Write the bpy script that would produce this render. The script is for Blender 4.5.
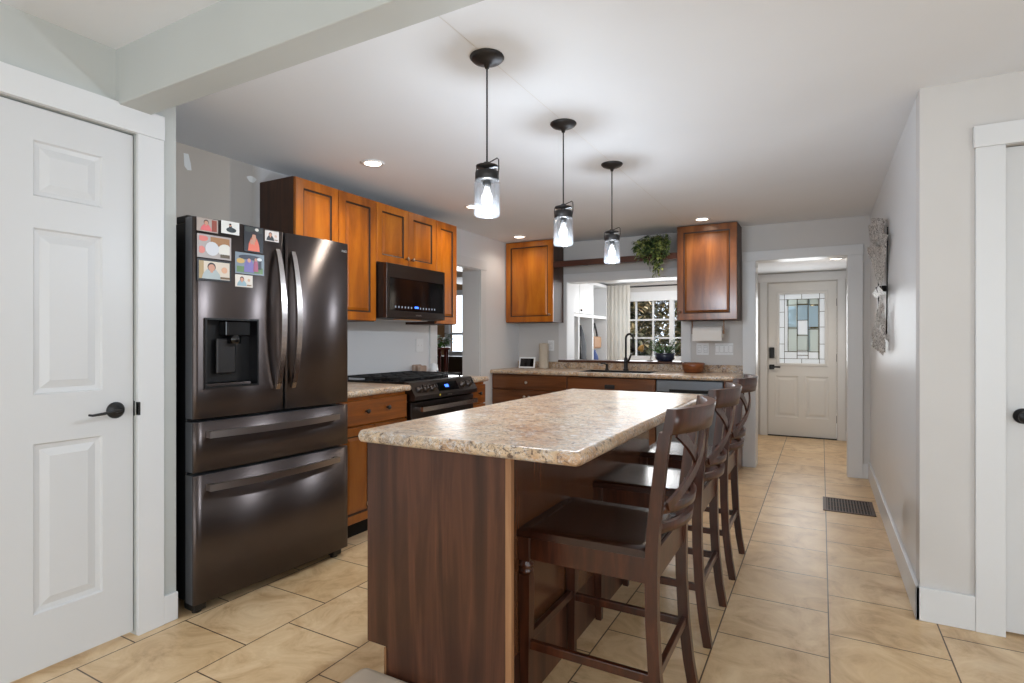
import bpy, bmesh, math, random
from mathutils import Vector, Matrix
random.seed(7)
PI = math.pi
SC = bpy.context.scene
COL = SC.collection
for o in list(bpy.data.objects):
    bpy.data.objects.remove(o)

# ------------------------------------------------------------------ camera
H = 1.216
cd = bpy.data.cameras.new('camera')
cam = bpy.data.objects.new('camera', cd)
COL.objects.link(cam)
cam.location = (0, 0, H)
cam.rotation_euler = (PI/2, 0, 0.504)
cd.sensor_width = 36.0
cd.lens = 36.0*561/1024
cd.shift_y = -1.3/1024
cd.clip_start = 0.05
SC.camera = cam

# ------------------------------------------------------------------ world, exposure
SC.view_settings.view_transform = 'Standard'
SC.view_settings.look = 'None'
SC.view_settings.gamma = 1.0
SC.view_settings.use_curve_mapping = False
SC.view_settings.exposure = 0.0
w = bpy.data.worlds.new('world'); SC.world = w
w.use_nodes = True
bg = w.node_tree.nodes['Background']
bg.inputs[0].default_value = (0.86, 0.93, 1.0, 1)
bg.inputs[1].default_value = 2.4

def area(name, loc, rot, sx, sy, power, color=(1, 1, 1), spread=PI):
    l = bpy.data.lights.new(name, 'AREA'); l.shape = 'RECTANGLE'
    l.size = sx; l.size_y = sy; l.energy = power; l.color = color; l.spread = spread
    o = bpy.data.objects.new(name, l); COL.objects.link(o)
    o.location = loc; o.rotation_euler = rot
    return o
# fill panels added at unseen openings behind and right of the camera
area('window_daylight', (-0.9, -2.86, 1.35), (PI/2+0.35, 0, 0), 1.7, 1.3, 29, (0.82, 0.92, 1.0))
area('window_daylight', (1.7, -2.86, 1.35), (PI/2+0.35, 0, 0), 1.7, 1.3, 29, (0.82, 0.92, 1.0))
area('patio_daylight', (3.36, -0.2, 1.15), (PI/2+0.2, 0, PI/2), 1.9, 1.9, 28, (0.82, 0.92, 1.0))
# daylight in the mud room, the entry and the room beyond the cased opening
area('window_daylight', (-1.9, 7.74, 1.42), (-PI/2, 0, 0), 1.3, 0.9, 13, (0.93, 0.97, 1.0))
area('window_daylight', (-0.215, 7.80, 1.36), (-PI/2, 0, 0), 0.48, 0.84, 6, (0.93, 0.97, 1.0))
area('window_daylight', (-5.0, 7.1, 1.5), (-PI/2, 0, 0), 0.9, 0.8, 15, (0.95, 0.98, 1.0))

# ------------------------------------------------------------------ materials
def srgb(r, g, b):
    f = lambda c: (c/255/12.92) if c/255 <= 0.04045 else ((c/255+0.055)/1.055)**2.4
    return (f(r), f(g), f(b), 1)
def mat(name, col, rough=0.5, metal=0.0, spec=0.5, emit=None, es=1.0, **kw):
    m = bpy.data.materials.new(name); m.use_nodes = True
    b = m.node_tree.nodes['Principled BSDF']
    b.inputs['Base Color'].default_value = srgb(*col)
    b.inputs['Roughness'].default_value = rough
    b.inputs['Metallic'].default_value = metal
    b.inputs['Specular IOR Level'].default_value = spec
    if emit:
        b.inputs['Emission Color'].default_value = srgb(*emit)
        b.inputs['Emission Strength'].default_value = es
    for k, v in kw.items():
        b.inputs[k].default_value = v
    return m
class N:
    """small node helper"""
    def __init__(s, m):
        s.t = m.node_tree; s.b = s.t.nodes['Principled BSDF']
    def n(s, typ, **kw):
        x = s.t.nodes.new(typ)
        for k, v in kw.items():
            if k.startswith('i_'):
                x.inputs[k[2:].replace('_', ' ')].default_value = v
            else:
                setattr(x, k, v)
        return x
    def l(s, a, b): s.t.links.new(a, b)
    def coords(s, scale=(1, 1, 1), rot=(0, 0, 0), kind='Object'):
        tc = s.n('ShaderNodeTexCoord'); mp = s.n('ShaderNodeMapping')
        mp.inputs['Scale'].default_value = scale; mp.inputs['Rotation'].default_value = rot
        s.l(tc.outputs[kind], mp.inputs['Vector']); return mp.outputs['Vector']
    def noise(s, vec, scale, detail=4, rough=0.5, dist=0.0):
        x = s.n('ShaderNodeTexNoise'); x.inputs['Scale'].default_value = scale
        x.inputs['Detail'].default_value = detail; x.inputs['Roughness'].default_value = rough
        x.inputs['Distortion'].default_value = dist
        s.l(vec, x.inputs['Vector']); return x.outputs['Fac']
    def ramp(s, fac, stops, interp='LINEAR'):
        x = s.n('ShaderNodeValToRGB'); cr = x.color_ramp; cr.interpolation = interp
        while len(cr.elements) < len(stops): cr.elements.new(0.5)
        for e, (p, c) in zip(cr.elements, stops):
            e.position = p; e.color = srgb(*c)
        s.l(fac, x.inputs['Fac']); return x.outputs['Color']
    def mix(s, fac, a, b, mode='MIX'):
        x = s.n('ShaderNodeMix', data_type='RGBA', blend_type=mode)
        for sock, v in ((x.inputs['Factor'], fac), (x.inputs[6], a), (x.inputs[7], b)):
            if hasattr(v, 'links') or hasattr(v, 'is_linked'): s.l(v, sock)
            else: sock.default_value = v
        return x.outputs[2]
    def bump(s, h, strength=0.2, dist=0.01):
        x = s.n('ShaderNodeBump'); x.inputs['Strength'].default_value = strength
        x.inputs['Distance'].default_value = dist
        s.l(h, x.inputs['Height']); s.l(x.outputs['Normal'], s.b.inputs['Normal'])
    def base(s, c): s.l(c, s.b.inputs['Base Color'])

def painted(name, col, var=3, rough=0.6, bump=0.05, sc=180):
    m = mat(name, col, rough); n = N(m); v = n.coords()
    a = n.noise(v, 1.3, 3)
    n.base(n.ramp(a, [(0.3, tuple(c-var for c in col)), (0.7, tuple(min(255, c+var) for c in col))]))
    n.bump(n.noise(v, sc, 2), bump, 0.002)
    return m
def wood(name, dark, mid, light, scale=(22, 22, 1.6), rough=0.28, coat=0.25, knots=True, axis='z', blot=2.2):
    m = mat(name, mid, rough); n = N(m)
    sc = {'z': scale, 'x': (scale[2], scale[0], scale[1]), 'y': (scale[0], scale[2], scale[1])}[axis]
    g = n.noise(n.coords(sc), 1.0, 6, 0.6, 0.6)
    c = n.ramp(g, [(0.25, dark), (0.5, mid), (0.78, light)])
    bl = n.noise(n.coords((1, 1, 0.45)), blot*2, 3, 0.55)
    c = n.mix(n.ramp(bl, [(0.3, (110, 110, 110)), (0.75, (0, 0, 0))]), c, srgb(*dark))
    if knots:
        vo = n.n('ShaderNodeTexVoronoi'); vo.inputs['Scale'].default_value = 3.1
        n.l(n.coords((1, 1, 0.75)), vo.inputs['Vector'])
        kk = n.ramp(vo.outputs['Distance'], [(0.015, (255, 255, 255)), (0.06, (0, 0, 0))])
        c = n.mix(kk, c, srgb(*[int(q*0.35) for q in dark]))
    n.base(c)
    n.b.inputs['Coat Weight'].default_value = coat; n.b.inputs['Coat Roughness'].default_value = 0.18
    n.bump(g, 0.05, 0.002)
    return m
M = {}
M['wall'] = painted('greige_wall_paint', (208, 204, 200))
M['wall_cool'] = painted('pale_grey_wall_paint', (222, 222, 222), rough=0.36)
M['wall_tan'] = painted('taupe_wall_paint', (186, 177, 167))
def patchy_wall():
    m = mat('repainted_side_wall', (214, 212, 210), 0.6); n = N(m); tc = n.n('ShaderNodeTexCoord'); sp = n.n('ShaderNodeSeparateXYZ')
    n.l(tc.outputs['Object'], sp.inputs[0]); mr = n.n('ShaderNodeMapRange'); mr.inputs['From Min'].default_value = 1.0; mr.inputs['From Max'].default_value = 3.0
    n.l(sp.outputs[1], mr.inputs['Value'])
    n.base(n.ramp(mr.outputs[0], [(0.0, (196, 186, 175)), (0.567, (196, 186, 175)), (0.569, (188, 181, 174)), (0.645, (188, 181, 174)), (0.647, (199, 192, 184)), (0.68, (228, 227, 227))]))  # paint patches; range end also lightened for the light it lacks
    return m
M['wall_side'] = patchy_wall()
M['wall_front'] = painted('soft_grey_wall_paint', (190, 192, 188))
M['ceiling'] = painted('ceiling_paint', (235, 237, 240), 2, 0.8, 0.12, 90)
M['white'] = painted('white_trim_paint', (222, 222, 222), 1, 0.35, 0.0)
M['door_white'] = painted('white_door_paint', (214, 214, 214), 1, 0.38, 0.03, 60)
M['entry_white'] = painted('entry_door_paint', (224, 222, 218), 1, 0.4, 0.0)
M['brown_wall'] = painted('brown_wall_paint', (150, 118, 84))
M['patch'] = mat('white_filler', (236, 236, 234), 0.7)
M['honey'] = wood('honey_maple', (116, 56, 5), (180, 98, 10), (212, 130, 30), scale=(7, 7, 1.3), rough=0.3, coat=0.12, blot=3.0)
M['honey_h'] = wood('honey_maple_level', (94, 48, 18), (142, 78, 26), (170, 102, 42), axis='y')
M['honey_base'] = wood('base_maple', (84, 42, 12), (132, 72, 20), (164, 98, 36), scale=(8, 8, 1.3), rough=0.3, coat=0.15)
M['brown_h'] = wood('brown_maple_level', (74, 42, 22), (108, 64, 34), (132, 82, 46), axis='x')
M['knotty'] = wood('knotty_maple', (78, 40, 16), (130, 74, 30), (164, 102, 46), scale=(10, 10, 1.5), blot=2.4, coat=0.3)  # same wood as honey, darkened for the weaker light on it
M['glaze'] = mat('dark_glaze', (50, 26, 12), 0.4)
M['cab_side'] = wood('dark_cabinet_side', (40, 22, 12), (68, 38, 20), (86, 50, 28), knots=False, coat=0.0, rough=0.5)
M['island'] = wood('walnut_stained_panel', (36, 19, 12), (70, 40, 27), (116, 72, 50), scale=(15, 15, 0.9), rough=0.35, coat=0.1, blot=3.5)
M['island_side'] = wood('brown_island_side', (66, 36, 20), (88, 52, 30), (104, 64, 38), rough=0.25, knots=False)
M['edge_strip'] = wood('raw_edge_wood', (120, 82, 50), (150, 106, 70), (172, 128, 90), knots=False, rough=0.5)
M['stool'] = wood('mahogany_stain', (34, 15, 7), (62, 29, 15), (92, 48, 27), scale=(30, 30, 4), rough=0.3, coat=0.22, knots=False)
M['stool_seat'] = wood('mahogany_seat', (22, 9, 5), (42, 18, 10), (62, 30, 17), scale=(3, 30, 30), rough=0.26, coat=0.25, knots=False)
M['shelf_wood'] = wood('dark_shelf_wood', (48, 24, 16), (74, 40, 28), (96, 56, 40), axis='x', knots=False)
M['sill'] = wood('dark_sill_wood', (60, 32, 20), (84, 48, 30), (100, 60, 40), axis='x', knots=False)
M['bowl'] = wood('bowl_wood', (96, 50, 22), (124, 68, 32), (146, 88, 46), axis='x', knots=False)
M['redwood'] = wood('red_mahogany', (60, 18, 10), (96, 30, 18), (124, 46, 28), knots=False)
M['black'] = mat('matte_black', (24, 24, 25), 0.4)
M['bronze'] = mat('dark_bronze', (52, 50, 50), 0.42, 0.6)
M['blackgloss'] = mat('black_glass', (8, 8, 10), 0.06)
M['blackplastic'] = mat('black_plastic', (18, 18, 20), 0.35)
M['gap'] = mat('dark_gap', (14, 12, 12), 0.8)
M['chrome'] = mat('brushed_nickel', (190, 185, 178), 0.28, 1.0)
M['copper'] = mat('aged_nickel', (150, 128, 108), 0.3, 1.0)
M['porcelain'] = mat('white_plastic', (236, 236, 236), 0.35)
M['paper'] = mat('paper', (240, 236, 230), 0.85)
M['paper_beige'] = painted('ribbed_beige', (196, 184, 166), 8, 0.85)
M['cast_iron'] = mat('cast_iron', (26, 26, 27), 0.5)
M['dw_steel'] = mat('dishwasher_steel', (120, 124, 130), 0.35, 0.8)
M['brown_metal'] = mat('brown_register', (74, 50, 36), 0.45, 0.3)
M['soil'] = mat('soil', (50, 36, 26), 0.9)

def steel(name, col, rough, aniso=0.75, wav=0.0):
    m = mat(name, col, rough, 1.0); n = N(m)
    n.b.inputs['Anisotropic'].default_value = aniso
    tg = n.n('ShaderNodeCombineXYZ'); tg.inputs[2].default_value = 1.0     # brushed level, so highlights stretch upright
    n.l(tg.outputs[0], n.b.inputs['Tangent'])
    if wav:
        n.bump(n.noise(n.coords((1, 1, 0.35)), 3.2, 1), wav, 0.02)
    return m
M['fridge'] = steel('black_stainless', (98, 90, 88), 0.3, 0.97, 0.0)
M['fridge_edge'] = mat('fridge_edge_steel', (150, 152, 158), 0.35, 0.85)
M['fridge_handle'] = steel('handle_steel', (186, 178, 174), 0.26, 0.3)
M['bar_steel'] = mat('handle_bar_steel', (186, 178, 174), 0.32, 1.0)
M['range_steel'] = steel('range_black_steel', (84, 78, 76), 0.28, 0.5)

def granite():
    m = mat('speckled_laminate', (190, 175, 155), 0.3); n = N(m); v = n.coords()
    a = n.noise(v, 7, 5, 0.6, 0.7)
    base = n.ramp(a, [(0.32, (156, 118, 86)), (0.45, (192, 156, 120)), (0.56, (208, 182, 150)), (0.7, (176, 158, 142))])
    b2 = n.noise(v, 27, 6, 0.85, 1.4)
    lt = n.ramp(b2, [(0.52, (0, 0, 0)), (0.59, (225, 225, 225))])
    c = n.mix(lt, base, srgb(216, 217, 218))
    b3 = n.noise(v, 30, 5, 0.75, 2.2)
    gy = n.ramp(b3, [(0.53, (0, 0, 0)), (0.60, (210, 210, 210))])
    c = n.mix(gy, c, srgb(134, 126, 122))
    b = n.noise(v, 36, 6, 0.85, 1.2)
    dk = n.ramp(b, [(0.41, (245, 245, 245)), (0.47, (0, 0, 0))])
    c = n.mix(dk, c, srgb(88, 68, 58))
    n.base(c); n.b.inputs['Specular IOR Level'].default_value = 0.4; n.b.inputs['Coat Weight'].default_value = 0.06; n.b.inputs['Coat Roughness'].default_value = 0.1
    n.bump(b, 0.04, 0.001)
    return m
M['granite'] = granite()

def floor_mat():
    m = mat('beige_floor_tile', (196, 168, 132), 0.34); n = N(m)
    tc = n.n('ShaderNodeTexCoord'); sp = n.n('ShaderNodeSeparateXYZ'); n.l(tc.outputs['Object'], sp.inputs[0])
    T = 0.4072; c1 = -0.380; r0 = 2.465
    ax = n.n('ShaderNodeMath', operation='ADD'); ax.inputs[1].default_value = -c1+T*41
    ay = n.n('ShaderNodeMath', operation='ADD'); ay.inputs[1].default_value = -r0+T*40
    n.l(sp.outputs[0], ax.inputs[0]); n.l(sp.outputs[1], ay.inputs[0])
    cb = n.n('ShaderNodeCombineXYZ'); n.l(ay.outputs[0], cb.inputs[0]); n.l(ax.outputs[0], cb.inputs[1])
    br = n.n('ShaderNodeTexBrick', offset=0.5, offset_frequency=2, squash=1.0)
    n.l(cb.outputs[0], br.inputs['Vector'])
    for k, v in (('Scale', 1.0), ('Mortar Size', 0.0028), ('Mortar Smooth', 0.1), ('Bias', 0.0), ('Brick Width', T), ('Row Height', T)):
        br.inputs[k].default_value = v
    br.inputs['Color1'].default_value = srgb(224, 196, 156)
    br.inputs['Color2'].default_value = srgb(232, 208, 174)
    br.inputs['Mortar'].default_value = srgb(84, 64, 50)
    v = n.coords((1, 1, 1))
    a = n.noise(v, 4.5, 7, 0.68, 1.2)
    cl = n.ramp(a, [(0.3, (204, 184, 160)), (0.48, (238, 228, 214)), (0.66, (255, 252, 246))])
    c = n.mix(1.0, br.outputs['Color'], cl, 'MULTIPLY')
    n.base(c)
    n.bump(br.outputs['Fac'], -0.25, 0.004)
    return m
M['floor'] = floor_mat()

def glass_mat(name, tint=(255, 255, 255), transp=0.85, milk=0.0, rough=0.05):
    m = bpy.data.materials.new(name); m.use_nodes = True; t = m.node_tree
    for x in list(t.nodes): t.nodes.remove(x)
    out = t.nodes.new('ShaderNodeOutputMaterial')
    tr = t.nodes.new('ShaderNodeBsdfTransparent'); tr.inputs[0].default_value = srgb(*tint)
    gl = t.nodes.new('ShaderNodeBsdfGlossy'); gl.inputs['Roughness'].default_value = rough
    tl = t.nodes.new('ShaderNodeBsdfTranslucent'); tl.inputs[0].default_value = srgb(*tint)
    df = t.nodes.new('ShaderNodeBsdfDiffuse'); df.inputs[0].default_value = srgb(*tint)
    m0 = t.nodes.new('ShaderNodeMixShader'); m0.inputs[0].default_value = 0.5
    t.links.new(tl.outputs[0], m0.inputs[1]); t.links.new(df.outputs[0], m0.inputs[2])
    m1 = t.nodes.new('ShaderNodeMixShader'); m1.inputs[0].default_value = milk
    t.links.new(tr.outputs[0], m1.inputs[1]); t.links.new(m0.outputs[0], m1.inputs[2])
    lw = t.nodes.new('ShaderNodeLayerWeight'); lw.inputs[0].default_value = 0.35
    mr = t.nodes.new('ShaderNodeMath'); mr.operation = 'MULTIPLY'; mr.inputs[1].default_value = 1-transp+0.25
    t.links.new(lw.outputs['Fresnel'], mr.inputs[0])
    m2 = t.nodes.new('ShaderNodeMixShader')
    t.links.new(mr.outputs[0], m2.inputs[0]); t.links.new(m1.outputs[0], m2.inputs[1]); t.links.new(gl.outputs[0], m2.inputs[2])
    t.links.new(m2.outputs[0], out.inputs[0])
    return m
M['jar'] = glass_mat('seeded_jar_glass', (250, 252, 255), 0.85, 0.006, 0.12)
M['pane'] = glass_mat('window_glass', (250, 252, 255), 0.9, 0.0, 0.02)
M['frost'] = glass_mat('frosted_glass', (250, 250, 250), 0.9, 0.8, 0.2)
M['blueglass'] = glass_mat('pale_blue_glass', (206, 220, 226), 0.9, 0.5, 0.15)
M['greenglass'] = glass_mat('clear_bevelled_glass', (224, 228, 222), 0.9, 0.6, 0.1)
M['came'] = mat('lead_came', (96, 84, 60), 0.4, 0.7)
M['curtain'] = None
def curtain_mat():
    m = mat('sheer_linen', (226, 220, 208), 0.9); n = N(m)
    n.base(n.ramp(n.noise(n.coords((90, 90, 4)), 1, 3), [(0.3, (240, 235, 226)), (0.7, (250, 248, 242))]))
    n.b.inputs['Transmission Weight'].default_value = 0.0
    n.b.inputs['Subsurface Weight'].default_value = 0.0
    t = m.node_tree; tl = t.nodes.new('ShaderNodeBsdfTranslucent'); tl.inputs[0].default_value = srgb(248, 244, 236)
    mx = t.nodes.new('ShaderNodeMixShader'); mx.inputs[0].default_value = 0.45
    out = [x for x in t.nodes if x.type == 'OUTPUT_MATERIAL'][0]
    t.links.new(n.b.outputs[0], mx.inputs[1]); t.links.new(tl.outputs[0], mx.inputs[2]); t.links.new(mx.outputs[0], out.inputs[0])
    return m
M['curtain'] = curtain_mat()
def leaf_mat(name, a, b, c, sc=14):
    m = mat(name, b, 0.45); n = N(m)
    n.base(n.ramp(n.noise(n.coords(), sc, 2), [(0.35, a), (0.5, b), (0.64, c)]))
    return m
M['leaf'] = leaf_mat('pothos_leaf', (40, 60, 32), (78, 100, 50), (176, 184, 110), 22)
M['leaf2'] = leaf_mat('green_leaf', (34, 70, 34), (66, 112, 52), (110, 150, 78))
M['bush'] = leaf_mat('shrub_leaf', (46, 56, 32), (104, 98, 60), (226, 196, 146), 4)
M['snow'] = painted('pale_ground', (214, 216, 214), 8)
M['siding'] = painted('pale_siding', (226, 226, 222), 4)
def emit_mat(name, col, s):
    return mat(name, col, 0.4, emit=col, es=s)
M['led'] = emit_mat('lamp_lens', (255, 238, 214), 9)
M['bulb_glass'] = glass_mat('bulb_glass', (255, 252, 246), 0.9, 0.08, 0.05)
M['bulb'] = emit_mat('bulb_glow', (255, 248, 240), 7)
M['blue_led'] = emit_mat('blue_digits', (60, 110, 255), 2.5)
M['white_led'] = emit_mat('white_digits', (150, 160, 175), 0.15)
def cm(col, r=0.35):
    k = 'c%02x%02x%02x' % col
    if k not in M: M[k] = mat('print_ink', col, r)
    return M[k]
def metal_art():
    m = mat('hammered_silver', (170, 170, 168), 0.4, 0.8); n = N(m); v = n.coords()
    a = n.noise(v, 60, 4, 0.7, 1.5)
    n.base(n.ramp(a, [(0.38, (90, 90, 90)), (0.46, (190, 190, 188)), (0.6, (240, 240, 238))]))
    n.bump(a, 0.8, 0.01)
    return m
M['art'] = metal_art()

# ------------------------------------------------------------------ mesh builder
class MB:
    def __init__(s): s.bm = bmesh.new(); s.mi = 0; s.T = Matrix.Identity(4)
    def v(s, p): return s.bm.verts.new(s.T @ Vector(p))
    def f(s, vs, mi=None, smooth=False):
        try:
            fc = s.bm.faces.new(vs); fc.material_index = s.mi if mi is None else mi; fc.smooth = smooth
            return fc
        except ValueError: return None
    def quad(s, pts, mi=None, smooth=False): return s.f([s.v(p) for p in pts], mi, smooth)
    def box(s, a, b, bev=0.0, mi=None, seg=2):
        x0, y0, z0 = [min(p, q) for p, q in zip(a, b)]; x1, y1, z1 = [max(p, q) for p, q in zip(a, b)]
        P = [(x0,y0,z0),(x1,y0,z0),(x1,y1,z0),(x0,y1,z0),(x0,y0,z1),(x1,y0,z1),(x1,y1,z1),(x0,y1,z1)]
        vs = [s.v(p) for p in P]
        fs = [s.f([vs[i] for i in q], mi) for q in ((0,3,2,1),(4,5,6,7),(0,1,5,4),(1,2,6,5),(2,3,7,6),(3,0,4,7))]
        if bev > 0:
            es = list({e for f in fs for e in f.edges})
            r = bmesh.ops.bevel(s.bm, geom=es, offset=bev, segments=seg, affect='EDGES', profile=0.5)
            for f in r['faces']:
                f.material_index = s.mi if mi is None else mi
        return s
    def prism(s, prof, axis, a, b, mi=None, smooth=False):
        """closed 2-D profile extruded along an axis; prof gives the two other coordinates in order"""
        def pt(p, t):
            return {'x': (t, p[0], p[1]), 'y': (p[0], t, p[1]), 'z': (p[0], p[1], t)}[axis]
        A = [s.v(pt(p, a)) for p in prof]; B = [s.v(pt(p, b)) for p in prof]
        n = len(prof)
        for i in range(n): s.f([A[i], A[(i+1) % n], B[(i+1) % n], B[i]], mi, smooth)
        s.f(A[::-1], mi); s.f(B, mi); return s
    def lathe(s, prof, c=(0, 0, 0), seg=24, mi=None, axis='z', smooth=True, cap=True):
        rings = []
        for r, h in prof:
            ring = []
            for i in range(seg):
                a = 2*PI*i/seg; x, y = r*math.cos(a), r*math.sin(a)
                p = {'z': (x, y, h), 'y': (x, h, y), 'x': (h, x, y)}[axis]
                ring.append(s.v([p[k]+c[k] for k in range(3)]))
            rings.append(ring)
        for A, B in zip(rings, rings[1:]):
            for i in range(seg): s.f([A[i], A[(i+1) % seg], B[(i+1) % seg], B[i]], mi, smooth)
        if cap:
            s.f(rings[0][::-1], mi); s.f(rings[-1], mi)
        return s
    def tube(s, pts, rx, ry=None, side=None, n=10, mi=None, taper=None, smooth=True, cap=True):
        """sweep; side = vector of the width direction; n=4 gives a rectangular bar of half sizes rx (side) ry"""
        pts = [Vector(p) for p in pts]; ry = rx if ry is None else ry; rings = []
        for i, p in enumerate(pts):
            t = (pts[min(i+1, len(pts)-1)]-pts[max(i-1, 0)]).normalized()
            sd = Vector(side) if side else (Vector((0, 0, 1)).cross(t) if abs(t.z) < 0.95 else Vector((1, 0, 0)))
            sd = (sd - t*sd.dot(t)).normalized(); nn = t.cross(sd)
            k = taper(i/(len(pts)-1)) if taper else 1.0
            if n == 4: cs = [(-1, -1), (1, -1), (1, 1), (-1, 1)]
            else: cs = [(math.cos(2*PI*j/n), math.sin(2*PI*j/n)) for j in range(n)]
            rings.append([s.v(p+sd*(a*rx*k)+nn*(b*ry*k)) for a, b in cs])
        m = len(rings[0])
        for A, B in zip(rings, rings[1:]):
            for i in range(m): s.f([A[i], A[(i+1) % m], B[(i+1) % m], B[i]], mi, smooth and n != 4)
        if cap: s.f(rings[0][::-1], mi); s.f(rings[-1], mi)
        return s
    def ball(s, c, r, seg=14, rings=9, sc=(1, 1, 1), mi=None):
        prof = []
        R = []
        for j in range(rings+1):
            a = -PI/2+PI*j/rings
            R.append([s.v((c[0]+sc[0]*r*math.cos(a)*math.cos(2*PI*i/seg), c[1]+sc[1]*r*math.cos(a)*math.sin(2*PI*i/seg), c[2]+sc[2]*r*math.sin(a))) for i in range(seg)])
        for A, B in zip(R, R[1:]):
            for i in range(seg): s.f([A[i], A[(i+1) % seg], B[(i+1) % seg], B[i]], mi, True)
        return s
    def panel_slab(s, wd, ht, t, xs, zs, cells, rings, mi_groove=None, edge=0.003):
        """slab in local x (right) y (into) z (up), front at y=0. cells: set of (i,j) that are panels; rings: list of (inset, depth, material)"""
        X, Z = xs, zs
        for i in range(len(X)-1):
            for j in range(len(Z)-1):
                x0, x1, z0, z1 = X[i], X[i+1], Z[j], Z[j+1]
                if (i, j) not in cells:
                    s.quad([(x0, 0, z0), (x1, 0, z0), (x1, 0, z1), (x0, 0, z1)]); continue
                pi, pd, prev = 0.0, 0.0, [(x0, 0, z0), (x1, 0, z0), (x1, 0, z1), (x0, 0, z1)]
                for ins, dep, mi in rings:
                    cur = [(x0+ins, dep, z0+ins), (x1-ins, dep, z0+ins), (x1-ins, dep, z1-ins), (x0+ins, dep, z1-ins)]
                    for k in range(4):
                        s.quad([prev[k], prev[(k+1) % 4], cur[(k+1) % 4], cur[k]], mi)
                    prev = cur
                s.quad(prev)
        x0, x1, z0, z1 = X[0], X[-1], Z[0], Z[-1]; e = edge
        fr = [(x0, 0, z0), (x1, 0, z0), (x1, 0, z1), (x0, 0, z1)]
        c1 = [(x0-e, e, z0-e), (x1+e, e, z0-e), (x1+e, e, z1+e), (x0-e, e, z1+e)]
        c2 = [(p[0], t, p[2]) for p in c1]
        for k in range(4):
            s.quad([fr[(k+1) % 4], fr[k], c1[k], c1[(k+1) % 4]]); s.quad([c1[(k+1) % 4], c1[k], c2[k], c2[(k+1) % 4]])
        s.quad(c2[::-1])
        return s
    def build(s, name, mats, parent=None, loc=None, smooth_angle=None, merge=False):
        if merge: bmesh.ops.remove_doubles(s.bm, verts=s.bm.verts, dist=1e-5)
        bmesh.ops.recalc_face_normals(s.bm, faces=s.bm.faces)
        off = Vector(loc) if loc is not None else (Vector(parent['_o']) if parent is not None and '_o' in parent else Vector((0, 0, 0)))
        if off.length > 0: bmesh.ops.translate(s.bm, verts=s.bm.verts, vec=-off)
        me = bpy.data.meshes.new(name); s.bm.to_mesh(me); s.bm.free()
        for m in (mats if isinstance(mats, (list, tuple)) else [mats]): me.materials.append(M[m] if isinstance(m, str) else m)
        o = bpy.data.objects.new(name, me); COL.objects.link(o)
        if parent is not None: o.parent = parent; 
        if loc is not None and parent is None: o.location = loc
        o['_o'] = tuple(off) if parent is None or loc is None else tuple(loc)
        return o

def tag(o, label, cat, group=None, kind=None):
    if label: o['label'] = label
    if cat: o['category'] = cat
    if group: o['group'] = group
    if kind: o['kind'] = kind
    return o
def thing(name, label, cat, loc=(0, 0, 0), rz=0.0, group=None, local=False):
    """Empty at the base of a thing; local=True: its parts are modelled around the origin"""
    o = bpy.data.objects.new(name, None); COL.objects.link(o); o.empty_display_size = 0.1
    o.location = loc; o.rotation_euler = (0, 0, rz)
    o['_o'] = (0, 0, 0) if local else tuple(loc)
    return tag(o, label, cat, group)
def struct(o, label=None): o['kind'] = 'structure'; 
def S(mb, name, m, label):
    o = mb.build(name, m); o['kind'] = 'structure'; o['label'] = label; return o
def kids(o): return [c for c in bpy.data.objects if c.parent == o]
def dup(root, loc, rz=None, label=None, group=None):
    def cp(o, par):
        c = o.copy(); COL.objects.link(c); c.parent = par
        for ch in [x for x in SNAP if x[1] is o]: cp(ch[0], c)
        return c
    SNAP = [(x, x.parent) for x in list(bpy.data.objects)]
    r = cp(root, None); r.location = loc
    if rz is not None: r.rotation_euler = (0, 0, rz)
    if label: r['label'] = label
    if group: r['group'] = group
    return r
FX = lambda x0, y0, z0: Matrix.Translation((x0, y0, z0)) @ Matrix.Rotation(PI/2, 4, 'Z')   # local frame facing +X
FY = lambda x0, y0, z0: Matrix.Translation((x0, y0, z0))                                  # facing the camera (-Y)

def wall(name, m, label, axis, p0, p1, u0, u1, z0, z1, holes=()):
    """wall between planes p0,p1 of axis, from u0 to u1, with rectangular holes (ua,ub,za,zb)"""
    mb = MB()
    us = sorted({u0, u1, *[h[0] for h in holes], *[h[1] for h in holes]}); zs = sorted({z0, z1, *[h[2] for h in holes], *[h[3] for h in holes]})
    us = [u for u in us if u0 <= u <= u1]; zs = [z for z in zs if z0 <= z <= z1]
    solid = {}
    for i in range(len(us)-1):
        for j in range(len(zs)-1):
            cu, cz = (us[i]+us[i+1])/2, (zs[j]+zs[j+1])/2
            solid[i, j] = not any(h[0] < cu < h[1] and h[2] < cz < h[3] for h in holes)
    def pt(p, u, z): return (p, u, z) if axis == 'x' else (u, p, z)
    for (i, j), sld in solid.items():
        if not sld: continue
        a, b, c, d = us[i], us[i+1], zs[j], zs[j+1]
        for p in (p0, p1): mb.quad([pt(p, a, c), pt(p, b, c), pt(p, b, d), pt(p, a, d)])
        if not solid.get((i-1, j)): mb.quad([pt(p0, a, c), pt(p1, a, c), pt(p1, a, d), pt(p0, a, d)])
        if not solid.get((i+1, j)): mb.quad([pt(p0, b, c), pt(p1, b, c), pt(p1, b, d), pt(p0, b, d)])
        if not solid.get((i, j-1)): mb.quad([pt(p0, a, c), pt(p1, a, c), pt(p1, b, c), pt(p0, b, c)])
        if not solid.get((i, j+1)): mb.quad([pt(p0, a, d), pt(p1, a, d), pt(p1, b, d), pt(p0, b, d)])
    bmesh.ops.remove_doubles(mb.bm, verts=mb.bm.verts, dist=1e-5)
    return S(mb, name, m, label)

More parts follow.
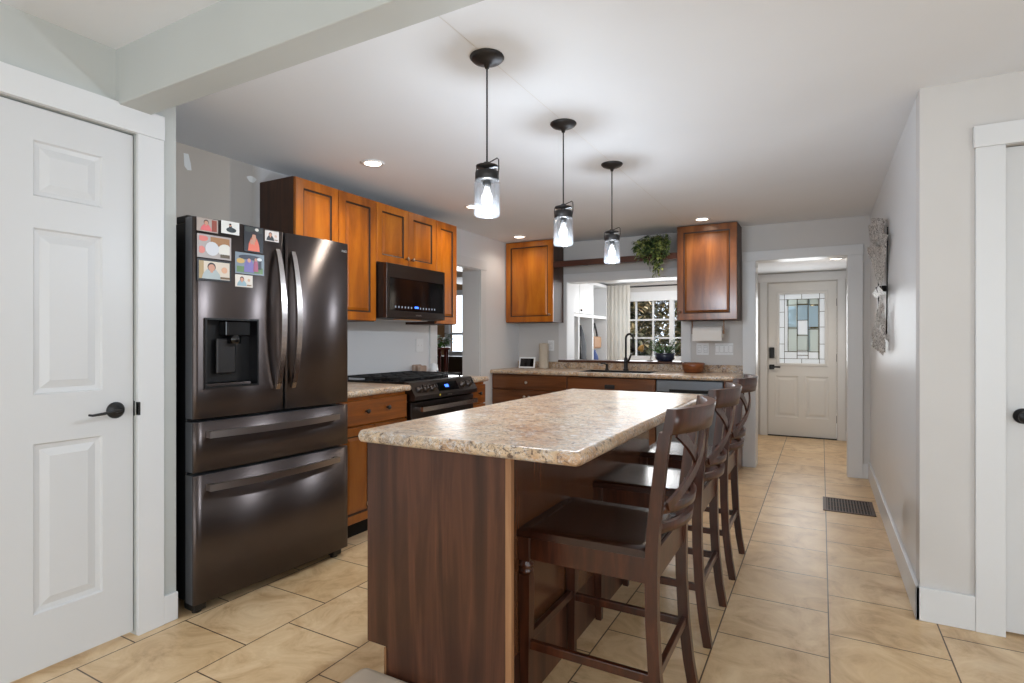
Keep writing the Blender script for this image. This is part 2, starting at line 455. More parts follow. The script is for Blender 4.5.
# ------------------------------------------------------------------ room shell
XL, XK, XR, YR, YB, YD = -2.475, -3.12, 0.375, 3.0, 5.82, 7.88
BT = 0.20     # thickness of the back wall
C = 2.312
mb = MB(); mb.box((-7.2, -3.1, -0.08), (3.6, 8.0, 0)); S(mb, 'floor', 'floor', 'beige square ceramic tile floor laid in staggered rows')
mb = MB(); mb.box((-7.2, 1.24, C), (3.6, YB+BT, C+0.12)); S(mb, 'ceiling', 'ceiling', 'flat white kitchen ceiling')
mb = MB(); mb.box((-3.3, -3.1, 2.38), (3.6, 1.24, 2.5)); S(mb, 'ceiling', 'ceiling', 'higher ceiling on the near side of the beam')
mb = MB(); mb.box((-0.87, YB+BT, 2.07), (0.5, 8.0, 2.2)); S(mb, 'ceiling', 'ceiling', 'low ceiling of the small entry')
mb = MB(); mb.box((-4.6, YB+BT, 2.03), (-0.87, 8.0, 2.2)); S(mb, 'ceiling', 'ceiling', 'ceiling of the mud room beyond the pass-through')
mb = MB(); mb.box((XL-0.004, 1.202, 2.157), (3.5, 1.326, 2.40), 0.004); S(mb, 'trim_1', 'wall_front', 'grey drywall beam crossing the ceiling')
mb = MB(); mb.box((-1.134, 1.34, C-0.0006), (-1.131, 5.4, C+0.01)); S(mb, 'trim_2', cm((224, 222, 219), 0.8), 'thin drywall seam line running along the ceiling past the pendants')

wall('wall_left', 'wall_front', 'light grey wall holding the white six-panel door', 'x', XL-0.10, XL, -3.0, 1.441, 0, 2.40, [(0.50, 1.277, -0.1, 2.066)])
wall('wall_alcove', 'wall_front', 'closet end wall beside the refrigerator', 'y', 1.341, 1.4408, XK-0.1, XL-0.1, 0, C)
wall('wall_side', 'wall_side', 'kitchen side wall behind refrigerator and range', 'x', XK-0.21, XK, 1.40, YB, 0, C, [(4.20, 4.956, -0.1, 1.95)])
wall('wall_back', 'wall', 'back wall with pass-through and entry opening', 'y', YB, YB+BT, XK-0.21, 3.5, 0, C, [(-2.50, -1.245, 0.985, 1.87), (-0.553, 0.207, -0.1, 1.985)])
wall('wall_right', 'wall_cool', 'right wall of the walkway holding the metal art', 'x', XR, XR+0.11, YR+0.11, YB, 0, C)
wall('wall_right', 'wall', 'greige wall around the right-hand door', 'y', YR, YR+0.11, XR, 3.5, 0, 2.40, [(0.661, 1.44, -0.1, 2.018)])
wall('wall_dining', 'wall', 'dining room wall behind the camera with two windows', 'y', -3.0, -2.9, XL-0.1, 3.5, 0, 2.40, [(-1.75, -0.05, 0.7, 2.0), (0.85, 2.55, 0.7, 2.0)])
wall('wall_dining', 'wall', 'dining room side wall with a wide patio opening', 'x', 3.4, 3.5, -2.9, 3.0, 0, 2.40, [(-1.15, 0.75, 0.05, 2.1)])
wall('wall_exterior', 'wall', 'exterior wall holding the front door and mud room window', 'y', YD, YD+0.12, -4.6, 0.6, 0, 2.2, [(-2.61, -1.10, 0.97, 1.79), (-0.60, 0.165, -0.1, 1.945)])
wall('wall_entry', 'wall', 'entry side wall right of the front door', 'x', 0.30, 0.40, YB+BT, YD, 0, 2.2)
wall('wall_entry', 'wall', 'partition between entry and mud room', 'x', -0.87, -0.77, YB+BT, YD, 0, 2.2)
wall('wall_mudroom', 'wall', 'mud room wall behind the white lockers', 'x', -3.25, -3.15, YB+BT, YD, 0, 2.2)
wall('wall_den', 'brown_wall', 'brown wall of the room beyond the cased opening', 'y', 7.3, 7.4, -7.2, -3.33, 0, C, [(-5.17, -4.45, 1.03, 1.93)])
wall('wall_den', 'brown_wall', 'far side wall of the room beyond the cased opening', 'x', -7.2, -7.1, 1.4, 7.3, 0, C)
wall('wall_den', 'brown_wall', 'near wall of the room beyond the cased opening', 'y', 3.3, 3.4, -7.1, -3.33, 0, C)
mb = MB(); mb.box((-7.2, 5.8, C), (-3.3, 7.4, C+0.1)); S(mb, 'ceiling', 'ceiling', 'ceiling of the room beyond the cased opening')

# casings, baseboards
def casing(name, label, axis, face, out, u0, u1, ztop, wd, hh, sides=(1, 1), t=0.018, z0=0, over=0.0):
    """flat casing around an opening u0..u1 on plane 'face'; out=+1/-1 direction it projects"""
    mb = MB()
    def bx(a, b, c, d, tt):
        if axis == 'x': mb.box((face, a, c), (face+out*tt, b, d), 0.002)
        else: mb.box((a, face, c), (b, face+out*tt, d), 0.002)
    if sides[0]: bx(u0-wd, u0, z0, ztop, t)
    if sides[1]: bx(u1, u1+wd, z0, ztop, t)
    bx(u0-wd*sides[0]-over, u1+wd*sides[1]+over, ztop, ztop+hh, t+0.006)
    return S(mb, name, 'white', label)
casing('trim_3', 'white flat casing around the left six-panel door', 'x', XL, 1, 0.50, 1.277, 2.066, 0.104, 0.102)
casing('trim_4', 'white casing around the opening in the side wall', 'x', XK, 1, 4.20, 4.956, 1.95, 0.105, 0.10)
casing('trim_5', 'white casing around the entry opening', 'y', YB, -1, -0.553, 0.207, 1.972, 0.112, 0.09, over=0.004)
casing('trim_6', 'white casing around the right-hand door', 'y', YR, -1, 0.661, 1.44, 2.018, 0.097, 0.09, over=0.006)
casing('trim_7', 'white casing around the front door', 'y', YD, -1, -0.61, 0.175, 1.955, 0.08, 0.10, over=0.03)
mb = MB()
mb.box((-2.60, YB-0.016, 0.95), (-2.50, YB, 1.87)); mb.box((-1.245, YB-0.016, 0.995), (-1.15, YB, 1.87)); mb.box((-2.60, YB-0.02, 1.87), (-1.15, YB, 1.955), 0.002)
S(mb, 'trim_8', 'white', 'white casing around the pass-through above the sink')
mb = MB()   # jamb liners of the openings
mb.box((-2.506, YB, 1.862), (-1.239, YB+BT, 1.872)); mb.box((-2.506, YB, 0.985), (-2.498, YB+BT, 1.87)); mb.box((-1.247, YB, 0.985), (-1.239, YB+BT, 1.87))
S(mb, 'trim_9', 'white', 'white liner inside the pass-through')
mb = MB(); mb.box((-0.559, YB, 1.973), (0.213, YB+BT, 1.983)); mb.box((-0.559, YB, 0), (-0.549, YB+BT, 1.98)); mb.box((0.203, YB, 0), (0.213, YB+BT, 1.98))
S(mb, 'trim_10', 'white', 'white liner inside the entry opening')
mb = MB(); mb.box((XK-0.21, 4.20, 1.94), (XK, 4.956, 1.952)); mb.box((XK-0.21, 4.196, 0), (XK, 4.206, 1.95)); mb.box((XK-0.21, 4.95, 0), (XK, 4.96, 1.95))
S(mb, 'trim_11', 'white', 'white liner inside the side wall opening')
mb = MB(); mb.box((-2.60, YB-0.035, 0.972), (-1.15, YB+BT+0.02, 0.995), 0.003); S(mb, 'trim_12', 'sill', 'dark wooden ledge at the bottom of the pass-through')
def baseb(name, label, boxes):
    mb = MB()
    for a, b in boxes: mb.box(a, b, 0.003)
    return S(mb, name, 'white', label)
baseb('baseboard_right', 'white baseboard along the right wall and round its corner', [((XR-0.016, YR-0.016, 0), (XR, YB, 0.145)), ((XR-0.016, YR-0.016, 0), (0.564, YR, 0.145))])
baseb('baseboard_left', 'short white baseboard between door casing and refrigerator', [((XL, 1.381, 0), (XL+0.016, 1.4415, 0.12)), ((XL, -2.9, 0), (XL+0.016, 0.396, 0.12))])
baseb('baseboard_back', 'short white baseboard right of the entry casing', [((0.319, YB-0.016, 0), (XR-0.016, YB, 0.13))])
baseb('baseboard_side', 'white baseboard near the cased side opening', [((XK, 5.061, 0), (XK+0.014, 5.16, 0.12))])
baseb('baseboard_entry', 'white baseboards inside the entry', [((0.286, YB+BT, 0), (0.30, YD, 0.12)), ((-0.77, YB+BT, 0), (-0.756, YD, 0.12)), ((0.255, YD-0.014, 0), (0.286, YD, 0.12))])

# ------------------------------------------------------------------ doors
RING_DOOR = [(0.006, 0.008, None), (0.022, 0.011, None), (0.05, 0.003, None)]
def paneled_door(name, T, wd, ht, xs, zs, cells, m, label, t=0.038):
    mb = MB(); mb.T = T
    mb.panel_slab(wd, ht, t, xs, zs, cells, RING_DOOR, edge=0.002)
    return S(mb, name, m, label)
# left door: slab faces +X, local x -> +Y
d1 = paneled_door('door_1', FX(XL-0.012, 0.505, 0.018), 0.768, 2.045, [0, 0.095, 0.325, 0.432, 0.655, 0.766],
    [0, 0.205, 0.822, 1.0, 1.605, 1.72, 1.922, 2.04], {(1, 1), (3, 1), (1, 3), (3, 3), (1, 5), (3, 5)}, 'door_white', 'white six-panel interior door at far left with black lever')
mb = MB()
mb.lathe([(0.0, 0.0), (0.033, 0.0), (0.033, 0.006), (0.026, 0.013), (0.012, 0.016), (0.012, 0.045), (0.0, 0.045)], (XL-0.012, 1.205, 0.935), 24, axis='x')
mb.tube([(XL+0.028, 1.208, 0.935), (XL+0.036, 1.18, 0.936), (XL+0.036, 1.14, 0.930), (XL+0.034, 1.105, 0.927), (XL+0.030, 1.092, 0.930)], 0.008, 0.006, n=8, taper=lambda t: 1.2-0.5*t)
mb.build('door_handle', 'black', d1)
mb = MB(); mb.box((XL-0.012, 1.2735, 0.905), (XL-0.009, 1.277, 0.965)); mb.box((XL+0.0, 1.277, 0.908), (XL+0.021, 1.283, 0.962)); mb.build('strike_plate', 'bronze', d1)
# right-hand door
d2 = paneled_door('door_2', FY(0.664, YR+0.022, 0.012), 0.77, 2.0, [0, 0.12, 0.355, 0.42, 0.655, 0.77], [0, 0.205, 0.822, 1.0, 1.605, 1.70, 1.90, 2.0],
    {(1, 1), (3, 1), (1, 3), (3, 3), (1, 5), (3, 5)}, 'door_white', 'white interior door at the right edge with black knob')
mb = MB(); mb.lathe([(0.0, 0.0), (0.032, 0.0), (0.03, -0.008), (0.012, -0.012), (0.012, -0.035), (0.024, -0.042), (0.028, -0.055), (0.022, -0.068), (0.0, -0.072)], (0.722, YR+0.022, 0.905), 24, axis='y')
mb.build('door_knob', 'black', d2)
# front door with leaded glass
gx0, gx1, gz0, gz1 = -0.472, 0.040, 0.922, 1.800
d3x, d3w, d3h = -0.598, 0.760, 1.935
mb = MB(); mb.T = FY(d3x, YD+0.02, 0.008)
lx = lambda x: x-d3x
xs = [0, 0.10, lx(gx0)-0.0, 0.335, 0.43, lx(gx1), 0.66, d3w]
xs = [0, 0.085, 0.126, 0.345, 0.425, 0.638, 0.675, d3w]
zs = [0, 0.235, 0.755, 0.914, 1.792, d3h]
cells_p = {(1, 1), (2, 1), (4, 1), (5, 1)}
# slab faces around a real opening for the glass
def cell(a, b, c, d): mb.quad([(a, 0, c), (b, 0, c), (b, 0, d), (a, 0, d)]); mb.quad([(a, 0.04, c), (b, 0.04, c), (b, 0.04, d), (a, 0.04, d)])
gl = (0.126, 0.638)
pan = [(0.085, 0.345), (0.425, 0.675)]
cell(0, d3w, zs[4], d3h); cell(0, gl[0], zs[3], zs[4]); cell(gl[1], d3w, zs[3], zs[4]); cell(0, d3w, zs[2], zs[3]); cell(0, d3w, 0, zs[1])
cell(0, 0.085, zs[1], zs[2]); cell(0.345, 0.425, zs[1], zs[2]); cell(0.675, d3w, zs[1], zs[2])
for a, b in pan:
    prev = [(a, 0, zs[1]), (b, 0, zs[1]), (b, 0, zs[2]), (a, 0, zs[2])]
    for ins, dep, _ in RING_DOOR:
        cur = [(a+ins, dep, zs[1]+ins), (b-ins, dep, zs[1]+ins), (b-ins, dep, zs[2]-ins), (a+ins, dep, zs[2]-ins)]
        for k in range(4): mb.quad([prev[k], prev[(k+1) % 4], cur[(k+1) % 4], cur[k]])
        prev = cur
    mb.quad(prev); mb.quad([(a, 0.04, zs[1]), (b, 0.04, zs[1]), (b, 0.04, zs[2]), (a, 0.04, zs[2])])
for a, b in (((0, 0), (0, d3h)), ((d3w, 0), (d3w, d3h)), ((0, 0), (d3w, 0)), ((0, d3h), (d3w, d3h)), ((gl[0], zs[3]), (gl[0], zs[4])), ((gl[1], zs[3]), (gl[1], zs[4])), ((gl[0], zs[3]), (gl[1], zs[3])), ((gl[0], zs[4]), (gl[1], zs[4]))):
    mb.quad([(a[0], 0, a[1]), (b[0], 0, b[1]), (b[0], 0.04, b[1]), (a[0], 0.04, a[1])])
d3 = S(mb, 'door_3', 'entry_white', 'white front door with leaded glass upper light at the end of the entry')
mb = MB(); y = YD+0.02
for a, b in (((gx0-0.03, y-0.012, gz0-0.03), (gx0+0.005, y+0.005, gz1+0.03)), ((gx1-0.005, y-0.012, gz0-0.03), (gx1+0.03, y+0.005, gz1+0.03)), ((gx0, y-0.012, gz0-0.03), (gx1, y+0.005, gz0+0.005)), ((gx0, y-0.012, gz1-0.005), (gx1, y+0.005, gz1+0.03))): mb.box(a, b, 0.004)
mb.build('light_frame', 'entry_white', d3)
# glass layout (fractions of the light)
gw, gh = gx1-gx0, gz1-gz0
def G(u, v): return gx0+u*gw, gz0+v*gh
panes = {'frost': [(0, 0, .12, 1), (.88, 0, 1, 1), (.12, .92, .88, 1), (.12, 0, .88, .07), (.42, .42, .62, .62), (.17, .07, .40, .17), (.62, .07, .86, .17), (.40, .12, .62, .19), (.40, .07, .62, .12), (.12, .07, .17, .92), (.86, .07, .88, .92), (.17, .17, .20, .92)],
         'blueglass': [(.20, .52, .38, .82), (.42, .62, .64, .85), (.68, .52, .86, .82), (.62, .17, .68, .92), (.40, .42, .42, .92)],
         'greenglass': [(.17, .84, .86, .92), (.20, .17, .40, .50), (.40, .19, .64, .40), (.66, .17, .86, .50), (.20, .82, .40, .84), (.20, .50, .40, .52), (.38, .52, .40, .82), (.42, .40, .62, .42)]}
for gm, rs in panes.items():
    mb = MB()
    for (a, b, c_, d_) in rs:
        p, q = G(a, b), G(c_, d_); mb.box((p[0], y+0.014, p[1]), (q[0], y+0.019, q[1]))
    mb.build('glass_pane', gm, d3)
mb = MB()
def came(u0, v0, u1, v1, r=0.0028):
    p, q = G(u0, v0), G(u1, v1); mb.box((min(p[0], q[0])-r, y+0.008, min(p[1], q[1])-r), (max(p[0], q[0])+r, y+0.013, max(p[1], q[1])+r))
for u in (.12, .88): came(u, 0, u, 1)
for v in (.07, .92): came(.0, v, 1, v)
for v in (.28, .52, .74): came(0, v, .12, v); came(.88, v, 1, v)
for u in (.5,): came(u, .92, u, 1); came(u, 0, u, .07)
for a in ((.20, .17, .20, .92), (.40, .07, .40, .92), (.64, .07, .64, .92), (.86, .07, .86, .92), (.17, .84, .86, .84), (.20, .52, .40, .52), (.20, .50, .40, .50), (.64, .52, .86, .52), (.64, .49, .86, .49), (.40, .62, .64, .62), (.40, .40, .64, .40), (.40, .85, .64, .85), (.12, .17, .88, .17), (.40, .19, .64, .19), (.40, .12, .64, .12)): came(*a, 0.004)
mb.build('lead_came', 'came', d3)
mb = MB(); mb.box((-0.60, YD-0.01, 0.0), (0.165, YD+0.11, 0.012)); mb.build('threshold', 'bronze', d3)
mb = MB(); mb.box((-0.585, y-0.022, 0.985), (-0.525, y, 1.125), 0.006); mb.build('keypad_lock', 'black', d3)
mb = MB(); mb.box((-0.585, y-0.012, 0.845), (-0.525, y, 0.905), 0.004); mb.box((-0.565, y-0.055, 0.868), (-0.545, y-0.008, 0.884)); mb.box((-0.57, y-0.06, 0.866), (-0.455, y-0.048, 0.886), 0.003); mb.build('door_handle', 'black', d3)
for zz in (0.25, 1.0, 1.68):
    mb = MB(); mb.box((0.160, y-0.012, zz-0.045), (0.169, y+0.002, zz+0.045)); mb.build('hinge', 'bronze', d3)

# ------------------------------------------------------------------ cabinets
RC = [(0.010, 0.007, 1), (0.016, 0.007, 1), (0.034, 0.002, 0), (0.042, 0.001, 0)]
RC = [(0.003, 0.006, 1), (0.011, 0.008, 1), (0.030, 0.002, 0), (0.033, 0.002, 0)]
def cab_door(parent, T, wd, ht, wood_m='honey', fr=0.058, knob=None, t=0.02, km='copper', name='door', pull=False):
    mb = MB(); mb.T = T
    mb.panel_slab(wd, ht, t, [0.003, fr, wd-fr, wd-0.003], [0.003, fr, ht-fr, ht-0.003], {(1, 1)}, RC)
    d = mb.build(name, [wood_m, 'glaze'], parent)
    if knob:
        for kx, kz in (knob if isinstance(knob, list) else [knob]): add_knob(d, T, kx, kz, km)
    return d
def add_knob(d, T, kx, kz, km='copper'):
    mb = MB(); mb.T = T
    mb.lathe([(0.0, 0.004), (0.007, 0.004), (0.006, -0.012), (0.013, -0.018), (0.015, -0.024), (0.010, -0.030), (0.0, -0.031)], (kx, 0, kz), 14, axis='y')
    mb.build('knob', km, d)
def drawer_front(parent, T, wd, ht, wood_m='honey_h', knobs=(), km='copper', name='drawer'):
    mb = MB(); mb.T = T
    e = 0.012
    mb.panel_slab(wd, ht, 0.02, [0.003, wd-0.003], [0.003, ht-0.003], set(), [], edge=0.004)
    d = mb.build(name, [wood_m, 'glaze'], parent)
    for k in knobs: add_knob(d, T, k[0], k[1], km)
    return d
def carcass(parent, a, b, m='cab_side', name='body', bev=0.001):
    mb = MB(); mb.box(a, b, bev); return mb.build(name, m, parent)

XU = -2.79    # door faces of the uppers on the side wall
ZU0, ZU1 = 1.350, 2.215
t = thing('upper_cabinet', 'tall two-door honey wood wall cabinet nearest the refrigerator', 'cabinet', (XK+0.165, 2.70, ZU0), 0, 'honey wood wall cabinets')
carcass(t, (XK+0.002, 2.342, ZU0), (XU-0.021, 3.050, ZU1))
cab_door(t, FX(XU, 2.345, ZU0+0.004), 0.345, ZU1-ZU0-0.008, knob=(0.315, 0.06))
cab_door(t, FX(XU, 2.695, ZU0+0.004), 0.352, ZU1-ZU0-0.008, knob=(0.03, 0.06))
t = thing('upper_cabinet', 'short two-door honey wood wall cabinet above the microwave', 'cabinet', (XK+0.165, 3.40, 1.775), 0, 'honey wood wall cabinets')
carcass(t, (XK+0.002, 3.052, 1.776), (XU-0.021, 3.763, ZU1))
cab_door(t, FX(XU, 3.054, 1.782), 0.352, ZU1-1.786, knob=(0.322, 0.055), fr=0.055)
cab_door(t, FX(XU, 3.409, 1.782), 0.352, ZU1-1.786, knob=(0.03, 0.055), fr=0.055)
t = thing('upper_cabinet', 'narrow single-door honey wood wall cabinet right of the microwave', 'cabinet', (XK+0.165, 3.91, ZU0), 0, 'honey wood wall cabinets')
carcass(t, (XK+0.002, 3.765, ZU0), (XU-0.021, 4.063, ZU1))
cab_door(t, FX(XU, 3.767, ZU0+0.004), 0.293, ZU1-ZU0-0.008, knob=(0.03, 0.06))

YU = 5.49
t = thing('upper_cabinet', 'orange wood wall cabinet left of the pass-through', 'cabinet', (-2.82, 5.65, 1.412), 0, 'back wall cabinets')
carcass(t, (XK+0.01, YU+0.021, 1.412), (-2.537, YB-0.022, 2.306))
cab_door(t, FY(XK+0.014, YU, 1.416), 0.579, 0.886, knob=(0.548, 0.075), fr=0.06)
t = thing('upper_cabinet', 'brown knotty wood wall cabinet right of the pass-through', 'cabinet', (-0.946, 5.65, 1.405), 0, 'back wall cabinets')
carcass(t, (-1.218, YU+0.021, 1.405), (-0.675, YB-0.002, 2.306))
cab_door(t, FY(-1.216, YU, 1.409), 0.539, 0.893, wood_m='knotty', knob=(0.028, 0.075), fr=0.06)

# base cabinets on the side wall
XB = -2.455
def toe(parent, a, b): mb = MB(); mb.box(a, b); mb.build('toe_kick', 'gap', parent)
t = thing('base_cabinet', 'honey wood base cabinet between refrigerator and range', 'cabinet', (-2.79, 2.68, 0), 0, 'honey wood base cabinets')
carcass(t, (XK+0.002, 2.372, 0.105), (XB-0.021, 2.985, 0.872), 'honey')
toe(t, (XK+0.01, 2.372, 0), (XB-0.09, 2.985, 0.104))
drawer_front(t, FX(XB, 2.376, 0.700), 0.604, 0.150, knobs=[(0.215, 0.08), (0.405, 0.085)], km='bronze')
cab_door(t, FX(XB, 2.376, 0.115), 0.292, 0.575, 'honey_base', knob=(0.28, 0.52), fr=0.05)
cab_door(t, FX(XB, 2.672, 0.115), 0.308, 0.575, 'honey_base', knob=(0.03, 0.52), fr=0.05)
t = thing('base_cabinet', 'narrow honey wood drawer cabinet on the far side of the range', 'cabinet', (-2.79, 3.88, 0), 0, 'honey wood base cabinets')
carcass(t, (XK+0.002, 3.785, 0.105), (XB-0.021, 3.995, 0.872), 'honey')
toe(t, (XK+0.01, 3.785, 0), (XB-0.09, 3.995, 0.104))
for k, (z0, hh) in enumerate(((0.700, 0.150), (0.50, 0.19), (0.31, 0.18), (0.115, 0.185))):
    drawer_front(t, FX(XB, 3.787, z0), 0.206, hh, knobs=[(0.103, hh*0.55)], km='bronze')
def counter_edge_profile(x_front, x_back, z1, th, sgn):
    """rolled front edge, profile in (x,z)"""
    r = th/2; pts = [(x_back, z1-th), (x_back, z1)]
    for k in range(7):
        a = PI/2-PI*k/6
        pts.append((x_front-sgn*r+sgn*r*math.cos(a), z1-r+r*math.sin(a)))
    return pts
mb = MB(); mb.prism(counter_edge_profile(-2.425, XK+0.001, 0.914, 0.04, 1), 'y', 2.372, 2.990)
tag(mb.build('countertop', 'granite', loc=(-2.78, 2.67, 0.874)), 'speckled beige countertop piece between refrigerator and range', 'countertop')
mb = MB(); mb.prism(counter_edge_profile(-2.425, XK+0.001, 0.914, 0.04, 1), 'y', 3.780, 4.000)
tag(mb.build('countertop', 'granite', loc=(-2.78, 3.88, 0.874)), 'small speckled countertop piece on the far side of the range', 'countertop')

# back run
YF = 5.20
def thing_base(label, x0, x1): 
    t = thing('base_cabinet', label, 'cabinet', ((x0+x1)/2, 5.5, 0), 0, 'brown base cabinets under the sink counter')
    carcass(t, (x0, YF+0.021, 0.105), (x1, YB-0.03, 0.859 if x0 < -2.3 else 0.70), 'brown_h'); toe(t, (x0, YF+0.09, 0), (x1, YB-0.03, 0.104)); return t
t = thing_base('brown base cabinet with wide drawers left of the sink', XK+0.004, -2.240)
drawer_front(t, FY(XK+0.008, YF, 0.700), 0.868, 0.148, 'brown_h', [(0.42, 0.075)], 'chrome')
for k in range(2): drawer_front(t, FY(XK+0.008, YF, 0.405-0.29*k), 0.868, 0.285, 'brown_h', [(0.40, 0.22), (0.455, 0.22)], 'chrome')
t = thing_base('brown sink base cabinet with false drawer front', -2.236, -1.346)
drawer_front(t, FY(-2.232, YF, 0.700), 0.882, 0.148, 'brown_h', (), 'chrome', name='false_drawer')
mb = MB(); mb.box((-1.84, YF-0.012, 0.745), (-1.74, YF, 0.785), 0.004); mb.build('pull_handle', 'black', t)
for x0 in (-2.232, -1.788): cab_door(t, FY(x0, YF, 0.115), 0.438, 0.575, 'brown_h', knob=(0.4 if x0 < -2 else 0.04, 0.5), km='chrome')
t = thing('dishwasher', 'grey steel dishwasher under the right end of the sink counter', 'dishwasher', (-1.045, 5.5, 0))
mb = MB(); mb.box((-1.342, YF+0.03, 0.10), (-0.752, YB-0.04, 0.856)); mb.build('body', 'blackplastic', t)
mb = MB(); mb.box((-1.338, YF-0.01, 0.12), (-0.756, YF+0.03, 0.735), 0.004); mb.build('door', 'dw_steel', t)
mb = MB(); mb.box((-1.338, YF-0.01, 0.742), (-0.756, YF+0.03, 0.845), 0.004); mb.build('control_panel', 'dw_steel', t)
mb = MB(); mb.box((-1.22, YF-0.013, 0.742), (-0.874, YF-0.008, 0.768), 0.001); mb.build('pocket_handle', 'gap', t)
mb = MB(); mb.box((-1.33, YF+0.06, 0), (-0.76, YF+0.08, 0.10)); mb.build('toe_kick', 'gap', t)
mb = MB(); mb.box((-0.748, YF-0.005, 0), (-0.668, YB-0.02, 0.859), 0.002)
tag(mb.build('end_panel', 'brown_h', loc=(-0.708, 5.5, 0)), 'brown wooden end panel right of the dishwasher', 'cabinet panel')
# counter with sink cut-out
sx0, sx1, sy0, sy1 = -2.16, -1.42, 5.27, 5.64
mb = MB()
z1, th = 0.900, 0.040
prof = [(p[0], p[1]) for p in counter_edge_profile(5.165, sy0, z1, th, -1)]
mb.prism(prof, 'x', XK+0.001, -0.660)
mb.box((XK+0.001, sy0, z1-th), (sx0, YB-0.022, z1)); mb.box((sx1, sy0, z1-th), (-0.660, YB-0.022, z1)); mb.box((sx0, sy1, z1-th), (sx1, YB-0.022, z1))
tag(mb.build('countertop', 'granite', loc=(-1.9, 5.5, 0.86)), 'long speckled countertop with the sink along the back wall', 'countertop')
mb = MB(); mb.box((XK+0.001, YB-0.021, z1-0.03), (-0.662, YB-0.036+0.034, 0.972), 0.002)
tag(mb.build('backsplash', 'granite', loc=(-1.9, YB-0.01, 0.9)), 'low speckled backsplash strip behind the sink counter', 'backsplash')
mb = MB()
for a, b in (((sx0+0.001, sy0+0.001, 0.715), (sx1-0.001, sy0+0.018, 0.902)), ((sx0+0.001, sy1-0.018, 0.715), (sx1-0.001, sy1-0.001, 0.902)), ((sx0+0.001, sy0+0.018, 0.715), (sx0+0.018, sy1-0.018, 0.902)), ((sx1-0.018, sy0+0.018, 0.715), (sx1-0.001, sy1-0.018, 0.902)), ((sx0+0.018, sy0+0.018, 0.715), (sx1-0.018, sy1-0.018, 0.73)), ((-1.80, sy0+0.018, 0.73), (-1.78, sy1-0.018, 0.86))): mb.box(a, b, 0.003)
s_ = mb.build('sink', 'blackplastic', loc=(-1.79, 5.45, 0.715)); tag(s_, 'dark undermount kitchen sink set in the back countertop', 'sink')
mb = MB(); mb.lathe([(0, 0), (0.04, 0), (0.04, 0.004), (0, 0.004)], (-1.98, 5.45, 0.73), 16); mb.build('drain', 'chrome', s_)
# faucet
t = thing('faucet', 'black gooseneck pull-down faucet behind the sink', 'faucet', (-1.79, 5.71, 0.9))
mb = MB(); mb.lathe([(0.0, 0), (0.030, 0), (0.028, 0.012), (0.021, 0.02), (0.020, 0.12), (0.016, 0.135), (0, 0.135)], (-1.79, 5.71, 0.9), 18); mb.build('base', 'black', t)
pts = [(-1.79, 5.71, 1.02), (-1.79, 5.71, 1.20)] + [(-1.79+0.045-0.045*math.cos(a), 5.71-0.02*(1-math.cos(a)), 1.235+0.045*math.sin(a)) for a in [PI*k/10 for k in range(11)]] + [(-1.70, 5.67, 1.19)]
mb = MB(); mb.tube(pts, 0.011, n=12, side=(0, 1, 0)); mb.build('neck', 'black', t)
mb = MB(); mb.tube([(-1.70, 5.67, 1.19), (-1.699, 5.67, 1.15), (-1.697, 5.67, 1.10)], 0.015, n=12, side=(0, 1, 0), taper=lambda q: 1.0+0.35*q); mb.build('spray_head', 'black', t)
mb = MB(); mb.tube([(-1.79, 5.70, 0.99), (-1.745, 5.67, 1.01), (-1.715, 5.66, 1.075)], 0.011, n=10, side=(0, 1, 0), taper=lambda q: 1.25-0.4*q); mb.build('handle', 'black', t)
t = thing('soap_dispenser', 'small black soap pump left of the gooseneck faucet', 'soap dispenser', (-1.99, 5.69, 0.9))
mb = MB(); mb.lathe([(0, 0), (0.022, 0), (0.018, 0.01), (0.012, 0.02), (0.012, 0.05), (0.016, 0.055), (0.016, 0.065), (0, 0.067)], (-1.99, 5.69, 0.9), 16); mb.build('base', 'black', t)
mb = MB(); mb.tube([(-1.99, 5.69, 0.955), (-2.02, 5.68, 0.975), (-2.05, 5.67, 0.968)], 0.008, n=8, side=(0, 1, 0)); mb.build('spout', 'black', t)

# ------------------------------------------------------------------ island
t = thing('kitchen_island', 'dark walnut kitchen island with overhanging countertop', 'kitchen island', (-1.1, 2.33, 0))
mb = MB(); mb.box((-1.352, 1.452, 0.196), (-0.868, 3.20, 0.873)); mb.build('body', 'island_side', t)
mb = MB(); mb.box((-1.268, 1.452, 0), (-0.868, 3.19, 0.1955)); mb.build('toe_kick', 'island', t)
mb = MB(); mb.prism([(-1.352, 0.873), (-1.352, 0.195), (-1.272, 0.195), (-1.272, 0), (-0.812, 0), (-0.812, 0.873)], 'y', 1.434, 1.452)
mb.build('end_panel', 'island', t)
mb = MB(); mb.box((-1.276, 1.431, 0.0), (-1.268, 1.4335, 0.193)); mb.build('toe_edge', 'edge_strip', t)
mb = MB(); mb.box((-0.812, 1.430, 0), (-0.792, 1.450, 0.873), 0.002); mb.build('corner_trim', 'edge_strip', t)
mb = MB(); mb.box((-0.868, 1.452, 0), (-0.813, 1.47, 0.873)); mb.build('filler', 'island_side', t)
for k, (y0, wdd) in enumerate(((1.458, 0.43), (1.89, 0.43), (2.322, 0.43), (2.754, 0.43))):
    T = Matrix.Translation((-1.376, y0+wdd, 0)) @ Matrix.Rotation(-PI/2, 4, 'Z')
    cab_door(t, T @ Matrix.Translation((0, 0, 0.200)), wdd-0.004, 0.50, 'island', knob=(0.03 if k % 2 else 0.39, 0.44))
    drawer_front(t, T @ Matrix.Translation((0, 0, 0.706)), wdd-0.004, 0.158, 'island', knobs=[(0.21, 0.08)])
